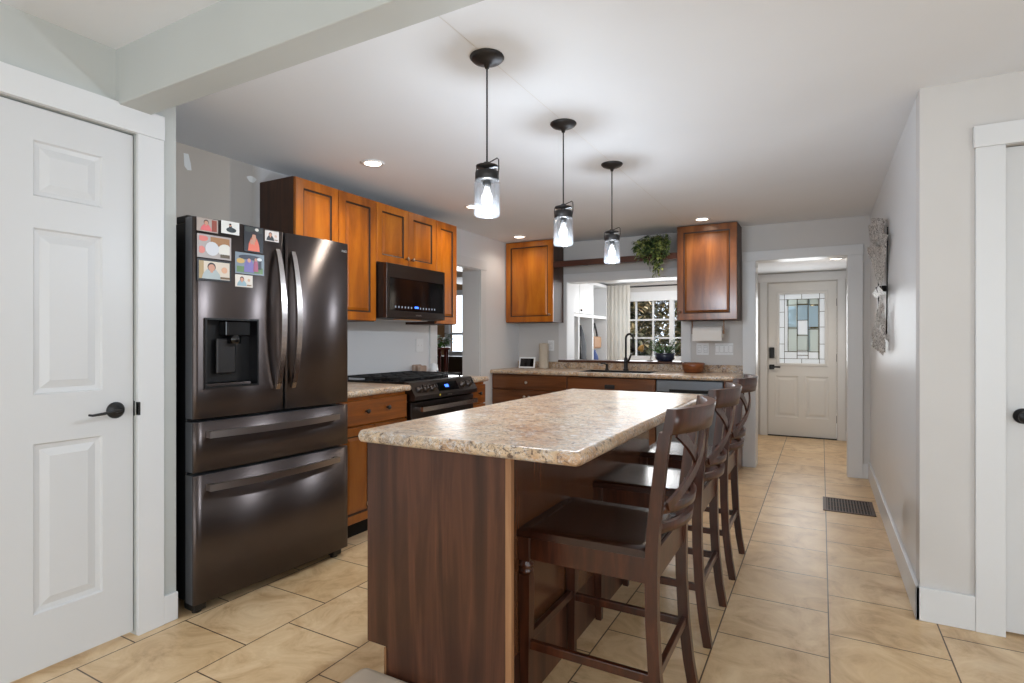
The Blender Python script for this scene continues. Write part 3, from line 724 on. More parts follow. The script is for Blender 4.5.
# countertop with rolled edge all round, clipped near corners
mb = MB()
def rrect(x0, x1, y0, y1, r, ins, n=5):
    P = []
    for cx, cy, a0 in ((x1-r, y1-r, 0), (x0+r, y1-r, PI/2), (x0+r, y0+r, PI), (x1-r, y0+r, 1.5*PI)):
        for k in range(n+1):
            a = a0+PI/2*k/n; P.append((cx+(r-ins)*math.cos(a), cy+(r-ins)*math.sin(a)))
    return P
rings = []
th = 0.041
for k in range(7):
    a = -PI/2+PI*k/6; ins = 0.016*(1-math.cos(a)); z = 0.914-th/2+th/2*math.sin(a)
    rings.append([mb.v((p[0], p[1], z)) for p in rrect(-1.374, -0.564, 1.398, 3.265, 0.024, ins)])
for A, B in zip(rings, rings[1:]):
    for i in range(len(A)): mb.f([A[i], A[(i+1) % len(A)], B[(i+1) % len(A)], B[i]], smooth=True)
mb.f(rings[0][::-1]); mb.f(rings[-1])
mb.build('countertop', 'granite', t)
# grey pet bed at the foot of the end panel
mb = MB(); mb.box((-1.36, 1.08, 0.002), (-0.95, 1.428, 0.122), 0.03, seg=4)
tag(mb.build('floor_cushion', painted('grey_cushion_fabric', (196, 180, 162), 8, 0.9), loc=(-1.15, 1.25, 0)), 'low grey cushion on the floor against the island end', 'cushion')

# ------------------------------------------------------------------ stools
def make_stool(label):
    t = thing('counter_stool', label, 'stool', (0, 0, 0), 0, 'counter stools along the island', local=True)
    lin = lambda pts, n: pts
    # seat: slightly dished slab with rounded edges
    mb = MB(); nx, ny = 10, 10
    def hw(x): return 0.222-0.018*(x+0.225)/0.43
    def zt(x, y): 
        u = (x+0.01)/0.22; v = y/hw(x); return 0.606-0.008*max(0, 1-u*u)*max(0, 1-v*v)-0.004*(abs(v)**8)-0.004*(abs(u)**8)
    top, bot = {}, {}
    for i in range(nx+1):
        for j in range(ny+1):
            x = -0.225+0.438*i/nx; yy = hw(x)*(-1+2*j/ny)
            top[i, j] = mb.v((x, yy, zt(x, yy))); bot[i, j] = mb.v((x, yy, 0.580))
    for i in range(nx):
        for j in range(ny):
            mb.f([top[i, j], top[i+1, j], top[i+1, j+1], top[i, j+1]], smooth=True); mb.f([bot[i, j], bot[i, j+1], bot[i+1, j+1], bot[i+1, j]])
    for i in range(nx):
        mb.f([top[i, 0], bot[i, 0], bot[i+1, 0], top[i+1, 0]]); mb.f([top[i, ny], top[i+1, ny], bot[i+1, ny], bot[i, ny]])
    for j in range(ny):
        mb.f([top[0, j], top[0, j+1], bot[0, j+1], bot[0, j]]); mb.f([top[nx, j], bot[nx, j], bot[nx, j+1], top[nx, j+1]])
    mb.build('seat', 'stool_seat', t)
    for s in (-1, 1):   # turned and tapered front legs
        mb = MB(); mb.box((-0.222, s*0.214, 0.500), (-0.180, s*0.172, 0.580), 0.002)
        cx, cy = -0.201, s*0.193
        mb.lathe([(0.0, 0.455), (0.017, 0.455), (0.023, 0.462), (0.023, 0.468), (0.018, 0.473), (0.024, 0.480), (0.024, 0.488), (0.018, 0.493), (0.020, 0.5005), (0.0, 0.5005)], (cx, cy, 0), 18)
        rs = []
        for z, h in ((0.0, 0.0125), (0.02, 0.013), (0.42, 0.0205), (0.455, 0.018)):
            rs.append([mb.v((cx+a*h, cy+b*h, z)) for a, b in ((-1, -1), (1, -1), (1, 1), (-1, 1))])
        for A, B in zip(rs, rs[1:]):
            for i in range(4): mb.f([A[i], A[(i+1) % 4], B[(i+1) % 4], B[i]])
        mb.f(rs[0][::-1]); mb.f(rs[-1]); mb.build('leg', 'stool', t)
    post = lambda s: [(0.255, s*0.197, 0.0), (0.238, s*0.196, 0.10), (0.222, s*0.195, 0.24), (0.214, s*0.195, 0.40), (0.213, s*0.196, 0.55), (0.218, s*0.199, 0.65), (0.232, s*0.203, 0.78), (0.246, s*0.206, 0.90), (0.255, s*0.206, 0.9495)]
    for s in (-1, 1):
        mb = MB(); P = post(s); Q = []
        for a, b in zip(P, P[1:]):
            for k in range(3): Q.append(tuple(a[i]+(b[i]-a[i])*k/3 for i in range(3)))
        Q.append(P[-1]); mb.tube(Q, 0.0185, 0.0165, side=(1, 0, 0), n=4, taper=lambda q: 1.0-0.12*abs(q-0.5)*2)
        mb.build('leg', 'stool', t)['label'] = 'rear leg rising into the back post'
    # aprons
    for s in (-1, 1):
        mb = MB(); mb.box((-0.180, s*0.205, 0.505), (0.197, s*0.186, 0.580), 0.0015); mb.build('apron', 'stool', t)
    mb = MB(); mb.box((-0.214, -0.172, 0.505), (-0.196, 0.172, 0.580), 0.0015); mb.build('apron', 'stool', t)
    mb = MB(); mb.box((0.203, -0.180, 0.505), (0.221, 0.180, 0.595), 0.0015); mb.build('apron', 'stool', t)
    # stretchers
    for s in (-1, 1):
        mb = MB(); mb.box((-0.186, s*0.202, 0.212), (0.207, s*0.184, 0.240), 0.002); mb.build('stretcher', 'stool', t)
    mb = MB(); mb.box((-0.210, -0.178, 0.225), (-0.192, 0.178, 0.253), 0.002); mb.build('stretcher', 'stool', t)
    mb = MB(); mb.box((0.214, -0.179, 0.222), (0.232, 0.179, 0.250), 0.002); mb.build('stretcher', 'stool', t)
    # curved back: rail, cross slats, two low slats
    def back_x(z): return 0.213+0.061*max(0, (z-0.58)/0.435)**1.25
    def curved(z0, z1, depth, halfw, th, name, zc=0.0, topcurve=0.0):
        mb = MB(); n = 16; R = []
        for i in range(n+1):
            v = -1+2*i/n; yy = v*halfw; bow = depth*(1-v*v)
            zz1 = z1+topcurve*(1-v*v); zz0 = z0+zc*(1-v*v)
            xb0, xb1 = back_x(zz0)+bow, back_x(zz1)+bow
            R.append([mb.v((xb0-th, yy, zz0)), mb.v((xb0+th, yy, zz0)), mb.v((xb1+th, yy, zz1)), mb.v((xb1-th, yy, zz1))])
        for A, B in zip(R, R[1:]):
            for k in range(4): mb.f([A[k], A[(k+1) % 4], B[(k+1) % 4], B[k]], smooth=(k in (1, 3)))
        mb.f(R[0]); mb.f(R[-1][::-1]); return mb.build(name, 'stool', t)
    curved(0.948, 1.022, 0.066, 0.224, 0.014, 'top_rail')
    curved(0.706, 0.736, 0.058, 0.188, 0.008, 'back_slat'); curved(0.648, 0.678, 0.056, 0.186, 0.008, 'back_slat')
    for s in (-1, 1):
        mb = MB(); pts = []
        for k in range(15):
            q = k/14; z = 0.730+0.222*q; yy = s*(-0.172+0.344*q); v = yy/0.21
            pts.append((back_x(z)+0.058*(1-v*v)+0.004*s, yy, z))
        mb.tube(pts, 0.0045, 0.017, side=(1, 0, 0), n=4); mb.build('cross_slat', 'stool', t)
    return t
s0 = make_stool('dark mahogany counter stool nearest the camera, pushed under the island')
s0.location = (-0.645, 1.825, 0)
dup(s0, (-0.648, 2.520, 0), 0, 'dark mahogany counter stool in the middle of the row of three')
dup(s0, (-0.650, 3.238, 0), 0, 'dark mahogany counter stool farthest from camera, nearest the sink counter')

# ------------------------------------------------------------------ refrigerator
FA = math.atan2(0.901, 0.06)
FW = 0.903
t = thing('refrigerator', 'black stainless french door refrigerator covered with photos', 'refrigerator', (-2.41, 1.437, 0), FA, local=True)
FRZ = Matrix.Translation((-2.41, 1.437, 0)) @ Matrix.Rotation(FA, 4, 'Z')
mb = MB(); mb.box((0.046, 0.075, 0.05), (FW-0.022, 0.62, 1.742), 0.004); mb.build('body', 'blackplastic', t)
def bulge_slab(x0, x1, z0, z1, th=0.066, bulge=0.013, r=0.010, hole=None, nx=22):
    """convex front slab; hole = (xa,xb,za,zb) left open"""
    mb = MB(); xs = sorted({*[x0+(x1-x0)*i/nx for i in range(nx+1)], x0+r*0.3, x0+r, x1-r, x1-r*0.3, *(hole[:2] if hole else ())})
    zs = sorted({z0, z1, *(hole[2:] if hole else ())})
    def yf(x):
        u = (2*x-x0-x1)/(x1-x0); y = bulge*(u*u)-bulge
        e = min(x-x0, x1-x)
        if e < r: y += r-math.sqrt(max(0, r*r-(r-e)**2))
        return y
    fr = {(i, j): mb.v((x, yf(x), z)) for i, x in enumerate(xs) for j, z in enumerate(zs)}
    for i in range(len(xs)-1):
        for j in range(len(zs)-1):
            if hole and hole[0] < (xs[i]+xs[i+1])/2 < hole[1] and hole[2] < (zs[j]+zs[j+1])/2 < hole[3]: continue
            mb.f([fr[i, j], fr[i+1, j], fr[i+1, j+1], fr[i, j+1]], smooth=True)
    n = len(xs)-1; m = len(zs)-1
    for j, z in ((0, z0), (m, z1)):
        top = [fr[i, j] for i in range(n+1)]; bk = [mb.v((x0, th, z)), mb.v((x1, th, z))]
        mb.f(top+[bk[1], bk[0]], 1)
    for i, x in ((0, x0), (n, x1)):
        a = [fr[i, j] for j in range(m+1)]; mb.f(a+[mb.v((x, th, z1)), mb.v((x, th, z0))], 1)
    mb.quad([(x0, th, z0), (x1, th, z0), (x1, th, z1), (x0, th, z1)], 1)
    return mb, yf
Z = lambda v: v*0.985+0.007
hole = (0.088, 0.338, 1.005, 1.312)
mb, yfl = bulge_slab(0.040, 0.490, 0.868, 1.760, hole=hole); dl = mb.build('door', ['fridge', 'fridge_edge'], t)
mb, yfr = bulge_slab(0.496, FW, 0.868, 1.760); dr = mb.build('door', ['fridge', 'fridge_edge'], t)
mb, yfm = bulge_slab(0.040, FW, 0.632, 0.853, bulge=0.013); dm = mb.build('drawer', ['fridge', 'fridge_edge'], t)
mb, yfb = bulge_slab(0.040, FW, 0.050, 0.617, bulge=0.013); db = mb.build('drawer', ['fridge', 'fridge_edge'], t)
# dispenser recess
xa, xb, za, zb = hole; dp = 0.058; fy = -0.012
mb = MB()
mb.quad([(xa, dp, za), (xb, dp, za), (xb, dp, zb), (xa, dp, zb)])
mb.quad([(xa, fy, za), (xa, dp, za), (xa, dp, zb), (xa, fy, zb)]); mb.quad([(xb, fy, za), (xb, dp, za), (xb, dp, zb), (xb, fy, zb)])
mb.quad([(xa, fy, zb), (xb, fy, zb), (xb, dp, zb), (xa, dp, zb)]); mb.quad([(xa, fy, za), (xb, fy, za), (xb, dp, za), (xa, dp, za)])
for a, b in (((xa-0.004, fy-0.004, za-0.004), (xa+0.004, fy+0.008, zb+0.004)), ((xb-0.004, fy-0.004, za-0.004), (xb+0.004, fy+0.008, zb+0.004)), ((xa, fy-0.004, zb-0.004), (xb, fy+0.008, zb+0.004)), ((xa, fy-0.004, za-0.004), (xb, fy+0.008, za+0.004))): mb.box(a, b)
disp = mb.build('dispenser', 'blackplastic', dl)
disp['label'] = 'recessed black water dispenser'
mb = MB(); mb.box((xa+0.095, -0.004, 1.235), (xb-0.03, 0.055, 1.306), 0.006); mb.lathe([(0, 0), (0.03, 0), (0.03, -0.04), (0, -0.04)], (xa+0.15, 0.02, 1.24), 14); mb.build('control_box', 'blackgloss', dl)
mb = MB(); mb.box((xa+0.07, 0.028, 1.06), (xa+0.165, 0.04, 1.225), 0.008); mb.build('paddle', 'bronze', dl)
mb = MB(); mb.box((xa+0.008, -0.006, za+0.004), (xb-0.03, 0.056, za+0.016), 0.002); mb.build('drip_tray', 'fridge', dl)
for k in range(5):
    pass
# handles
def vhandle(x, parent):
    mb = MB(); pts = []
    for k in range(25):
        q = k/24; z = 0.975+(1.665-0.975)*q; pts.append((x, -0.014-0.052*math.sin(PI*q)**0.75, z))
    mb.tube(pts, 0.013, 0.008, side=(1, 0, 0), n=4, taper=lambda q: 0.9+0.25*math.sin(PI*q)); return mb.build('handle', 'fridge_handle', parent)
vhandle(0.442, dl); vhandle(0.530, dr)
def hhandle(z, parent):
    mb = MB(); x0, x1 = 0.095, 0.812; pts = []
    for k in range(25):
        q = k/24; pts.append((x0+(x1-x0)*q, -0.030-0.034*math.sin(PI*q), z))
    mb.tube(pts, 0.015, 0.008, side=(0, 0, 1), n=4)
    for x in (x0, x1-0.022): mb.box((x, -0.034, z-0.015), (x+0.022, 0.002, z+0.015), 0.002)
    return mb.build('handle', 'bar_steel', parent)
hhandle(0.796, dm); hhandle(0.560, db)
mb = MB(); mb.box((0.048, 0.067, 1.743), (0.11, 0.16, 1.775), 0.003); mb.build('hinge_cover', 'blackplastic', t)
mb = MB(); mb.box((FW-0.08, 0.067, 1.743), (FW-0.025, 0.16, 1.775), 0.003); mb.build('hinge_cover', 'blackplastic', t)
for x in (0.05, FW-0.09):
    mb = MB(); mb.box((x, 0.02, 0.012), (x+0.06, 0.10, 0.048), 0.006); mb.lathe([(0, 0), (0.02, 0), (0.02, 0.02), (0, 0.02)], (x+0.03, 0.05, 0.0), 14); mb.build('foot', 'blackplastic', t)
    mb = MB(); mb.lathe([(0, 0), (0.02, 0), (0.02, 0.05), (0, 0.05)], (x+0.03, 0.55, 0.0), 14); mb.build('foot', 'blackplastic', t)
mb = MB(); mb.box((0.09, 0.10, 0.0205), (FW-0.09, 0.64, 0.052)); mb.build('base_grille', 'gap', t)
def text_mesh(name, s, size, m, parent, T, ext=0.0006, align='CENTER'):
    cu = bpy.data.curves.new('t', 'FONT'); cu.body = s; cu.size = size; cu.extrude = ext; cu.align_x = align; cu.align_y = 'CENTER'; cu.space_character = 1.1
    to = bpy.data.objects.new('t', cu); COL.objects.link(to)
    bpy.context.view_layer.update()
    me = bpy.data.meshes.new_from_object(to.evaluated_get(bpy.context.evaluated_depsgraph_get()))
    bpy.data.objects.remove(to); me.name = name
    me.transform(T); me.materials.clear(); me.materials.append(M[m] if isinstance(m, str) else m)
    o = bpy.data.objects.new(name, me); COL.objects.link(o); o.parent = parent; return o
TXT = Matrix.Rotation(PI/2, 4, 'X')
text_mesh('wordmark', 'SAMSUNG', 0.020, 'chrome', dr, Matrix.Translation((0.838, -0.0055, 1.715)) @ TXT)

# photographs stuck on the left door
def photo(x0, z1, x1, z0, label, bgc, shapes, border=None, lift=0.0):
    """print lying on the door; shapes: list of (kind, cx, cz, rx, rz, colour) in 0..1 of the print"""
    x0 += 0.012; x1 += 0.008; z0 += 0.016; z1 += 0.016; cxm = (x0+x1)/2
    yb = min(yfl(x0+0.001), yfl(x1), yfl(cxm))-0.0016-lift
    loc = FRZ @ Vector((cxm, yb, z0))
    o = thing('photo_print', label, 'photo', loc, FA, 'photo prints on the refrigerator door', local=True)
    w_, h_ = x1-x0, z1-z0
    mb = MB(); mb.box((-w_/2, 0, 0), (w_/2, 0.0014, h_)); mb.build('print', cm(bgc if not border else border), o)
    mb = MB(); b = 0.05*w_
    mb.box((-w_/2+b, -0.0003, b), (w_/2-b, 0.0002, h_-b)); mb.build('picture', cm(bgc), o)
    for i, (k, cx, cz, rx, rz, col) in enumerate(shapes):
        mb = MB(); n = 16
        yy = -0.0005-0.00025*i; X = -w_/2+b+cx*(w_-2*b); ZZ = b+cz*(h_-2*b)
        def cl(x, z): return (min(max(x, -w_/2+b), w_/2-b), yy, min(max(z, b), h_-b))
        if k == 'e': P = [cl(X+rx*w_*math.cos(2*PI*j/n), ZZ+rz*h_*math.sin(2*PI*j/n)) for j in range(n)]
        elif k == 'p': P = [cl(X+rx*w_*a, ZZ+rz*h_*c) for a, c in ((-1, -1), (1, -1), (0.85, 0.2), (0.45, 0.9), (0.15, 1), (-0.15, 1), (-0.45, 0.9), (-0.85, 0.2))]
        else: P = [cl(X-rx*w_, ZZ-rz*h_), cl(X+rx*w_, ZZ-rz*h_), cl(X+rx*w_, ZZ+rz*h_), cl(X-rx*w_, ZZ+rz*h_)]
        mb.f([mb.v(p) for p in P]); mb.build('printed_shape', cm(col), o)
    return o
SK = (206, 150, 124)
def portrait(shirt, hair=(52, 36, 28), cx=0.5, cz=0.62, s=1.0, skin=SK):
    return [('p', cx, 0.2*s, 0.27*s, 0.30*s, shirt), ('r', cx, cz-0.17*s, 0.035*s, 0.08*s, skin), ('e', cx, cz+0.045*s, 0.115*s, 0.20*s, hair), ('e', cx, cz, 0.095*s, 0.16*s, skin)]
photo(0.037, 1.742, 0.136, 1.682, 'photo print with smiling person in pink shirt, top left on refrigerator', (176, 160, 150), [('r', 0.85, 0.5, 0.12, 0.5, (150, 70, 52))]+portrait((226, 110, 112), cx=0.42, cz=0.68, s=1.0))
photo(0.145, 1.746, 0.235, 1.688, 'small white photo print of person in dark clothes sitting sideways', (232, 230, 224), [('e', 0.55, 0.3, 0.28, 0.2, (46, 54, 56)), ('p', 0.5, 0.42, 0.13, 0.25, (52, 62, 66)), ('e', 0.48, 0.74, 0.07, 0.12, SK), ('e', 0.48, 0.81, 0.07, 0.07, (40, 30, 26))], border=(238, 236, 232))
photo(0.255, 1.742, 0.357, 1.620, 'upright photo print of person in orange with dark hat and hand at chin', (34, 36, 42), [('r', 0.5, 0.9, 0.5, 0.1, (60, 64, 60))]+portrait((232, 118, 92), (30, 24, 26), cx=0.5, cz=0.56, s=1.15)+[('r', 0.5, 0.76, 0.2, 0.05, (44, 34, 40)), ('e', 0.36, 0.38, 0.09, 0.1, (200, 150, 130)), ('e', 0.66, 0.92, 0.1, 0.06, (226, 220, 212))])
photo(0.365, 1.738, 0.445, 1.686, 'small photo print of person in dark shirt on pale ground, nearest door handle', (228, 218, 212), portrait((52, 56, 60), cx=0.36, cz=0.62, s=1.05)+[('e', 0.78, 0.55, 0.09, 0.12, (222, 190, 168)), ('r', 0.8, 0.12, 0.12, 0.04, (150, 120, 90))])
photo(0.037, 1.670, 0.196, 1.566, 'large photo print with pink figure, pale cloth and tan table', (178, 168, 164), [('r', 0.7, 0.8, 0.3, 0.2, (168, 120, 74)), ('e', 0.08, 0.3, 0.1, 0.16, (222, 130, 118)), ('e', 0.12, 0.88, 0.15, 0.13, (222, 122, 112)), ('e', 0.85, 0.38, 0.22, 0.28, (226, 222, 212)), ('e', 0.42, 0.4, 0.2, 0.3, (214, 214, 218)), ('r', 0.85, 0.08, 0.15, 0.08, (96, 80, 60))])
photo(0.037, 1.560, 0.196, 1.466, 'large black-edged photo print of person in grey shirt, lowest at left', (220, 206, 188), [('r', 0.06, 0.5, 0.08, 0.5, (176, 148, 100))]+portrait((176, 186, 186), cx=0.40, cz=0.64, s=1.05)+[('e', 0.82, 0.56, 0.09, 0.15, (222, 172, 138)), ('r', 0.85, 0.1, 0.15, 0.05, (120, 92, 62))], border=(26, 24, 24))
photo(0.211, 1.612, 0.362, 1.512, 'photo print of group crowded on green grass, right of the large prints', (128, 140, 150), [('r', 0.5, 0.14, 0.5, 0.16, (96, 128, 78)), ('e', 0.14, 0.62, 0.14, 0.12, (206, 168, 92)), ('e', 0.5, 0.85, 0.4, 0.12, (56, 60, 74)), ('p', 0.46, 0.4, 0.18, 0.32, (120, 108, 170)), ('e', 0.46, 0.68, 0.06, 0.1, SK), ('p', 0.72, 0.45, 0.09, 0.3, (164, 80, 110)), ('e', 0.72, 0.76, 0.05, 0.08, (190, 140, 116)), ('r', 0.88, 0.5, 0.05, 0.22, (42, 44, 52)), ('e', 0.86, 0.8, 0.09, 0.08, (220, 224, 226))])
photo(0.211, 1.507, 0.302, 1.450, 'small photo print of person in pale blue shirt, lowest of all', (226, 216, 204), portrait((150, 176, 186), cx=0.36, cz=0.62, s=1.05)+[('e', 0.8, 0.6, 0.08, 0.12, (214, 176, 148)), ('r', 0.82, 0.1, 0.13, 0.05, (150, 122, 92))])

# ------------------------------------------------------------------ microwave
t = thing('microwave', 'black stainless microwave mounted under the wall cabinet', 'microwave', (-2.91, 3.40, 1.37))
mb = MB(); mb.box((XK+0.002, 3.056, 1.375), (-2.735, 3.760, 1.773), 0.003); mb.build('body', 'blackplastic', t)
mb = MB(); T = FX(-2.70, 3.056, 1.378); mb.T = T
W_, H_ = 0.702, 0.392
mb.panel_slab(W_, H_, 0.034, [0.002, 0.030, W_-0.022, W_-0.002], [0.002, 0.052, 0.292, H_-0.002], {(1, 1)}, [(0.004, 0.003, 1), (0.006, 0.004, 1)], edge=0.002)
d = mb.build('door', ['range_steel', 'blackgloss'], t)
mb = MB(); mb.T = T; mb.box((0.036, 0.0015, 0.058), (W_-0.028, 0.0038, 0.286)); mb.build('window', 'blackgloss', d)
for k in range(14):
    if k in (6, 7): continue
    mb = MB(); mb.T = T; mb.box((0.09+k*0.036, 0.0008, 0.074), (0.102+k*0.036, 0.0014, 0.088)); mb.build('touch_key', 'white_led', d)
mb = MB(); mb.T = T; mb.box((0.315, 0.0006, 0.078), (0.36, 0.0014, 0.092)); mb.build('display', 'blue_led', d)
text_mesh('wordmark', 'SAMSUNG', 0.014, 'chrome', d, Matrix.Translation(-Vector((-2.91, 3.40, 1.37))) @ T @ Matrix.Translation((0.36, -0.0012, 0.026)) @ TXT)
mb = MB(); mb.box((-2.80, 3.24, 1.368), (-2.74, 3.50, 1.3745), 0.001); mb.build('lamp_lens', cm((214, 150, 96)), t)['label'] = 'amber cooktop lamp lens'  # glare under the microwave, put in as an amber strip
mb = MB(); mb.box((-3.05, 3.10, 1.368), (-2.84, 3.71, 1.3745), 0.001); mb.build('grease_filter', 'chrome', t)

# ------------------------------------------------------------------ range
t = thing('range', 'black stainless slide-in gas range with five front knobs', 'range', (-2.77, 3.385, 0))
RY0, RY1 = 2.996, 3.774
mb = MB(); mb.box((XK+0.01, RY0, 0.10), (-2.485, RY1, 0.912), 0.002); mb.build('body', 'blackplastic', t)
mb = MB(); mb.box((XK+0.01, RY0-0.003, 0.9125), (-2.50, RY1+0.003, 0.930), 0.003); mb.build('cooktop', 'blackgloss', t)
mb = MB(); mb.prism([(-2.50, 0.932), (-2.455, 0.926), (-2.398, 0.835), (-2.398, 0.805), (-2.484, 0.800)], 'y', RY0, RY1); cp = mb.build('control_panel', 'range_steel', t)
slope = math.atan2(0.091, 0.057); nx_, nz_ = math.sin(slope), math.cos(slope)
def onpanel(y, q, off=0.0): return Vector((-2.455+0.057*q+nx_*off, y, 0.926-0.091*q+nz_*off))
for yy in (3.075, 3.150, 3.225, 3.600, 3.690):
    mb = MB(); c0 = onpanel(yy, 0.55); ax = Vector((nx_, 0, nz_))
    Tm = Matrix.Translation(c0) @ Vector((0, 0, 1)).rotation_difference(ax).to_matrix().to_4x4(); mb.T = Tm
    mb.lathe([(0, 0.0), (0.027, 0.0), (0.027, 0.004), (0.021, 0.006), (0.019, 0.030), (0.017, 0.034), (0, 0.034)], (0, 0, 0), 20); mb.box((-0.018, -0.004, 0.030), (0.018, 0.004, 0.044), 0.001)
    mb.build('knob', 'range_steel', cp)
mb = MB(); a, b, c_, d_ = onpanel(3.28, 0.2, 0.001), onpanel(3.54, 0.2, 0.001), onpanel(3.54, 0.85, 0.001), onpanel(3.28, 0.85, 0.001); mb.quad([a, b, c_, d_]); mb.build('display_glass', 'blackgloss', cp)
mb = MB(); a, b, c_, d_ = [onpanel(y_, q, 0.002) for y_, q in ((3.375, 0.4), (3.42, 0.4), (3.42, 0.6), (3.375, 0.6))]; mb.quad([a, b, c_, d_]); mb.build('clock_digits', 'blue_led', cp)
mb = MB(); mb.box((-2.484, RY0+0.003, 0.255), (-2.432, RY1-0.003, 0.790), 0.004); od = mb.build('door', 'range_steel', t)
mb = MB(); mb.box((-2.4325, RY0+0.07, 0.33), (-2.4300, RY1-0.07, 0.66)); mb.build('window', 'blackgloss', od)
mb = MB(); mb.tube([(-2.375, RY0+0.045, 0.745), (-2.370, RY0+0.2, 0.745), (-2.368, (RY0+RY1)/2, 0.745), (-2.370, RY1-0.2, 0.745), (-2.375, RY1-0.045, 0.745)], 0.016, 0.010, side=(0, 0, 1), n=4)
for yy in (RY0+0.055, RY1-0.085): mb.box((-2.435, yy, 0.732), (-2.372, yy+0.03, 0.758), 0.002)
mb.build('handle', 'fridge_handle', od)
mb = MB(); mb.box((-2.484, RY0+0.003, 0.105), (-2.434, RY1-0.003, 0.248), 0.004); mb.build('drawer', 'range_steel', t)
mb = MB(); mb.box((XK+0.05, RY0+0.03, 0), (-2.55, RY1-0.03, 0.0995)); mb.build('base', 'gap', t)
for k, (a, b) in enumerate(((RY0+0.02, RY0+0.262), (RY0+0.268, RY0+0.510), (RY0+0.516, RY1-0.02))):
    mb = MB(); z0, z1 = 0.944, 0.957
    for x in (-3.05, -2.93, -2.80, -2.67, -2.545): mb.box((x-0.005, a, z0), (x+0.005, b, z1), 0.001)
    for y_ in (a+0.005, (a+b)/2, b-0.005): mb.box((-3.05, y_-0.005, z0-0.001), (-2.545, y_+0.005, z1-0.001), 0.001)
    for x in (-3.045, -2.55):
        for y_ in (a+0.006, b-0.006): mb.box((x-0.006, y_-0.006, 0.9302), (x+0.006, y_+0.006, z0))
    mb.build('grate', 'cast_iron', t)
for x, y_, r in ((-2.93, RY0+0.14, 0.04), (-2.67, RY0+0.14, 0.048), (-2.80, RY0+0.389, 0.045), (-2.93, RY1-0.14, 0.04), (-2.67, RY1-0.14, 0.048)):
    mb = MB(); mb.lathe([(0, 0), (r, 0), (r, 0.005), (r*0.7, 0.008), (r*0.7, 0.012), (0, 0.012)], (x, y_, 0.9302), 20); mb.build('burner', 'cast_iron', t)
mb = MB(); mb.lathe([(0, 0), (0.008, 0), (0.008, 0.0015), (0, 0.0015)], (-2.3985, 3.28, 0.823), 14, axis='x'); mb.build('badge', cm((222, 196, 60)), t)
text_mesh('wordmark', 'SAMSUNG', 0.012, 'chrome', cp, Matrix.Translation(-Vector((-2.77, 3.385, 0))) @ FX(-2.3978, 3.40, 0.82) @ TXT, 0.0004)

# ------------------------------------------------------------------ pendants
def make_pendant(label):
    t = thing('pendant_light', label, 'pendant light', (0, 0, 0), 0, 'glass jar pendants above the island', local=True)
    mb = MB(); mb.lathe([(0, 0), (0.066, 0), (0.067, -0.004), (0.058, -0.014), (0.035, -0.024), (0.012, -0.030), (0.008, -0.045), (0, -0.045)], (0, 0, 0), 28); mb.build('canopy', 'bronze', t)
    mb = MB(); mb.lathe([(0, -0.04), (0.0035, -0.04), (0.0035, -0.410), (0, -0.410)], (0, 0, 0), 8); mb.build('cord', 'bronze', t)
    mb = MB(); mb.lathe([(0, -0.405), (0.012, -0.408), (0.02, -0.418), (0.043, -0.422), (0.043, -0.428), (0.012, -0.430), (0.012, -0.442), (0.043, -0.444), (0.046, -0.448), (0.046, -0.478), (0.044, -0.480), (0, -0.480)], (0, 0, 0), 28); mb.build('cap', 'bronze', t)
    mb = MB()
    mb.tube([(-0.048, 0, -0.470), (-0.050, 0, -0.44), (-0.048, 0, -0.422), (-0.01, 0, -0.412)], 0.0022, n=6, side=(0, 1, 0))
    mb.tube([(0.048, 0, -0.470), (0.053, 0, -0.44), (0.052, 0, -0.405), (0.046, 0, -0.398), (0.01, 0, -0.410)], 0.0022, n=6, side=(0, 1, 0)); mb.build('bail_wire', 'bronze', t)
    mb = MB(); mb.lathe([(0.043, -0.472), (0.049, -0.482), (0.050, -0.49), (0.050, -0.608), (0.047, -0.616), (0.043, -0.617), (0.043, -0.613), (0.0465, -0.606), (0.0465, -0.49), (0.042, -0.478)], (0, 0, 0), 32, cap=False); mb.build('glass_shade', 'jar', t)
    mb = MB(); mb.lathe([(0, -0.48), (0.017, -0.48), (0.017, -0.505), (0, -0.505)], (0, 0, 0), 14); mb.build('socket', 'bronze', t)
    mb = MB(); mb.lathe([(0.0, -0.505), (0.011, -0.505), (0.014, -0.52), (0.023, -0.545), (0.023, -0.56), (0.014, -0.578), (0.0, -0.583)], (0, 0, 0), 16); bo = mb.build('bulb', 'bulb_glass', t)
    mb = MB(); mb.tube([(0, 0, -0.515), (0.006, 0, -0.545), (0, 0, -0.562), (-0.006, 0, -0.545), (0, 0, -0.517)], 0.0018, n=6, side=(0, 1, 0)); mb.build('filament', 'bulb', bo)
    l = bpy.data.lights.new('bulb_light', 'POINT'); l.energy = 15; l.color = (0.82, 0.91, 1.0); l.shadow_soft_size = 0.025
    lo = bpy.data.objects.new('bulb_light', l); COL.objects.link(lo); lo.parent = t; lo.location = (0, 0, -0.600)
    return t
p0 = make_pendant('glass jar pendant nearest the camera, hanging lowest in view'); p0.location = (-1.133, 1.854, C)
dup(p0, (-1.143, 2.610, C), 0, 'glass jar pendant in the middle of the row of three')
dup(p0, (-1.141, 3.356, C), 0, 'glass jar pendant farthest away, before the pass-through')

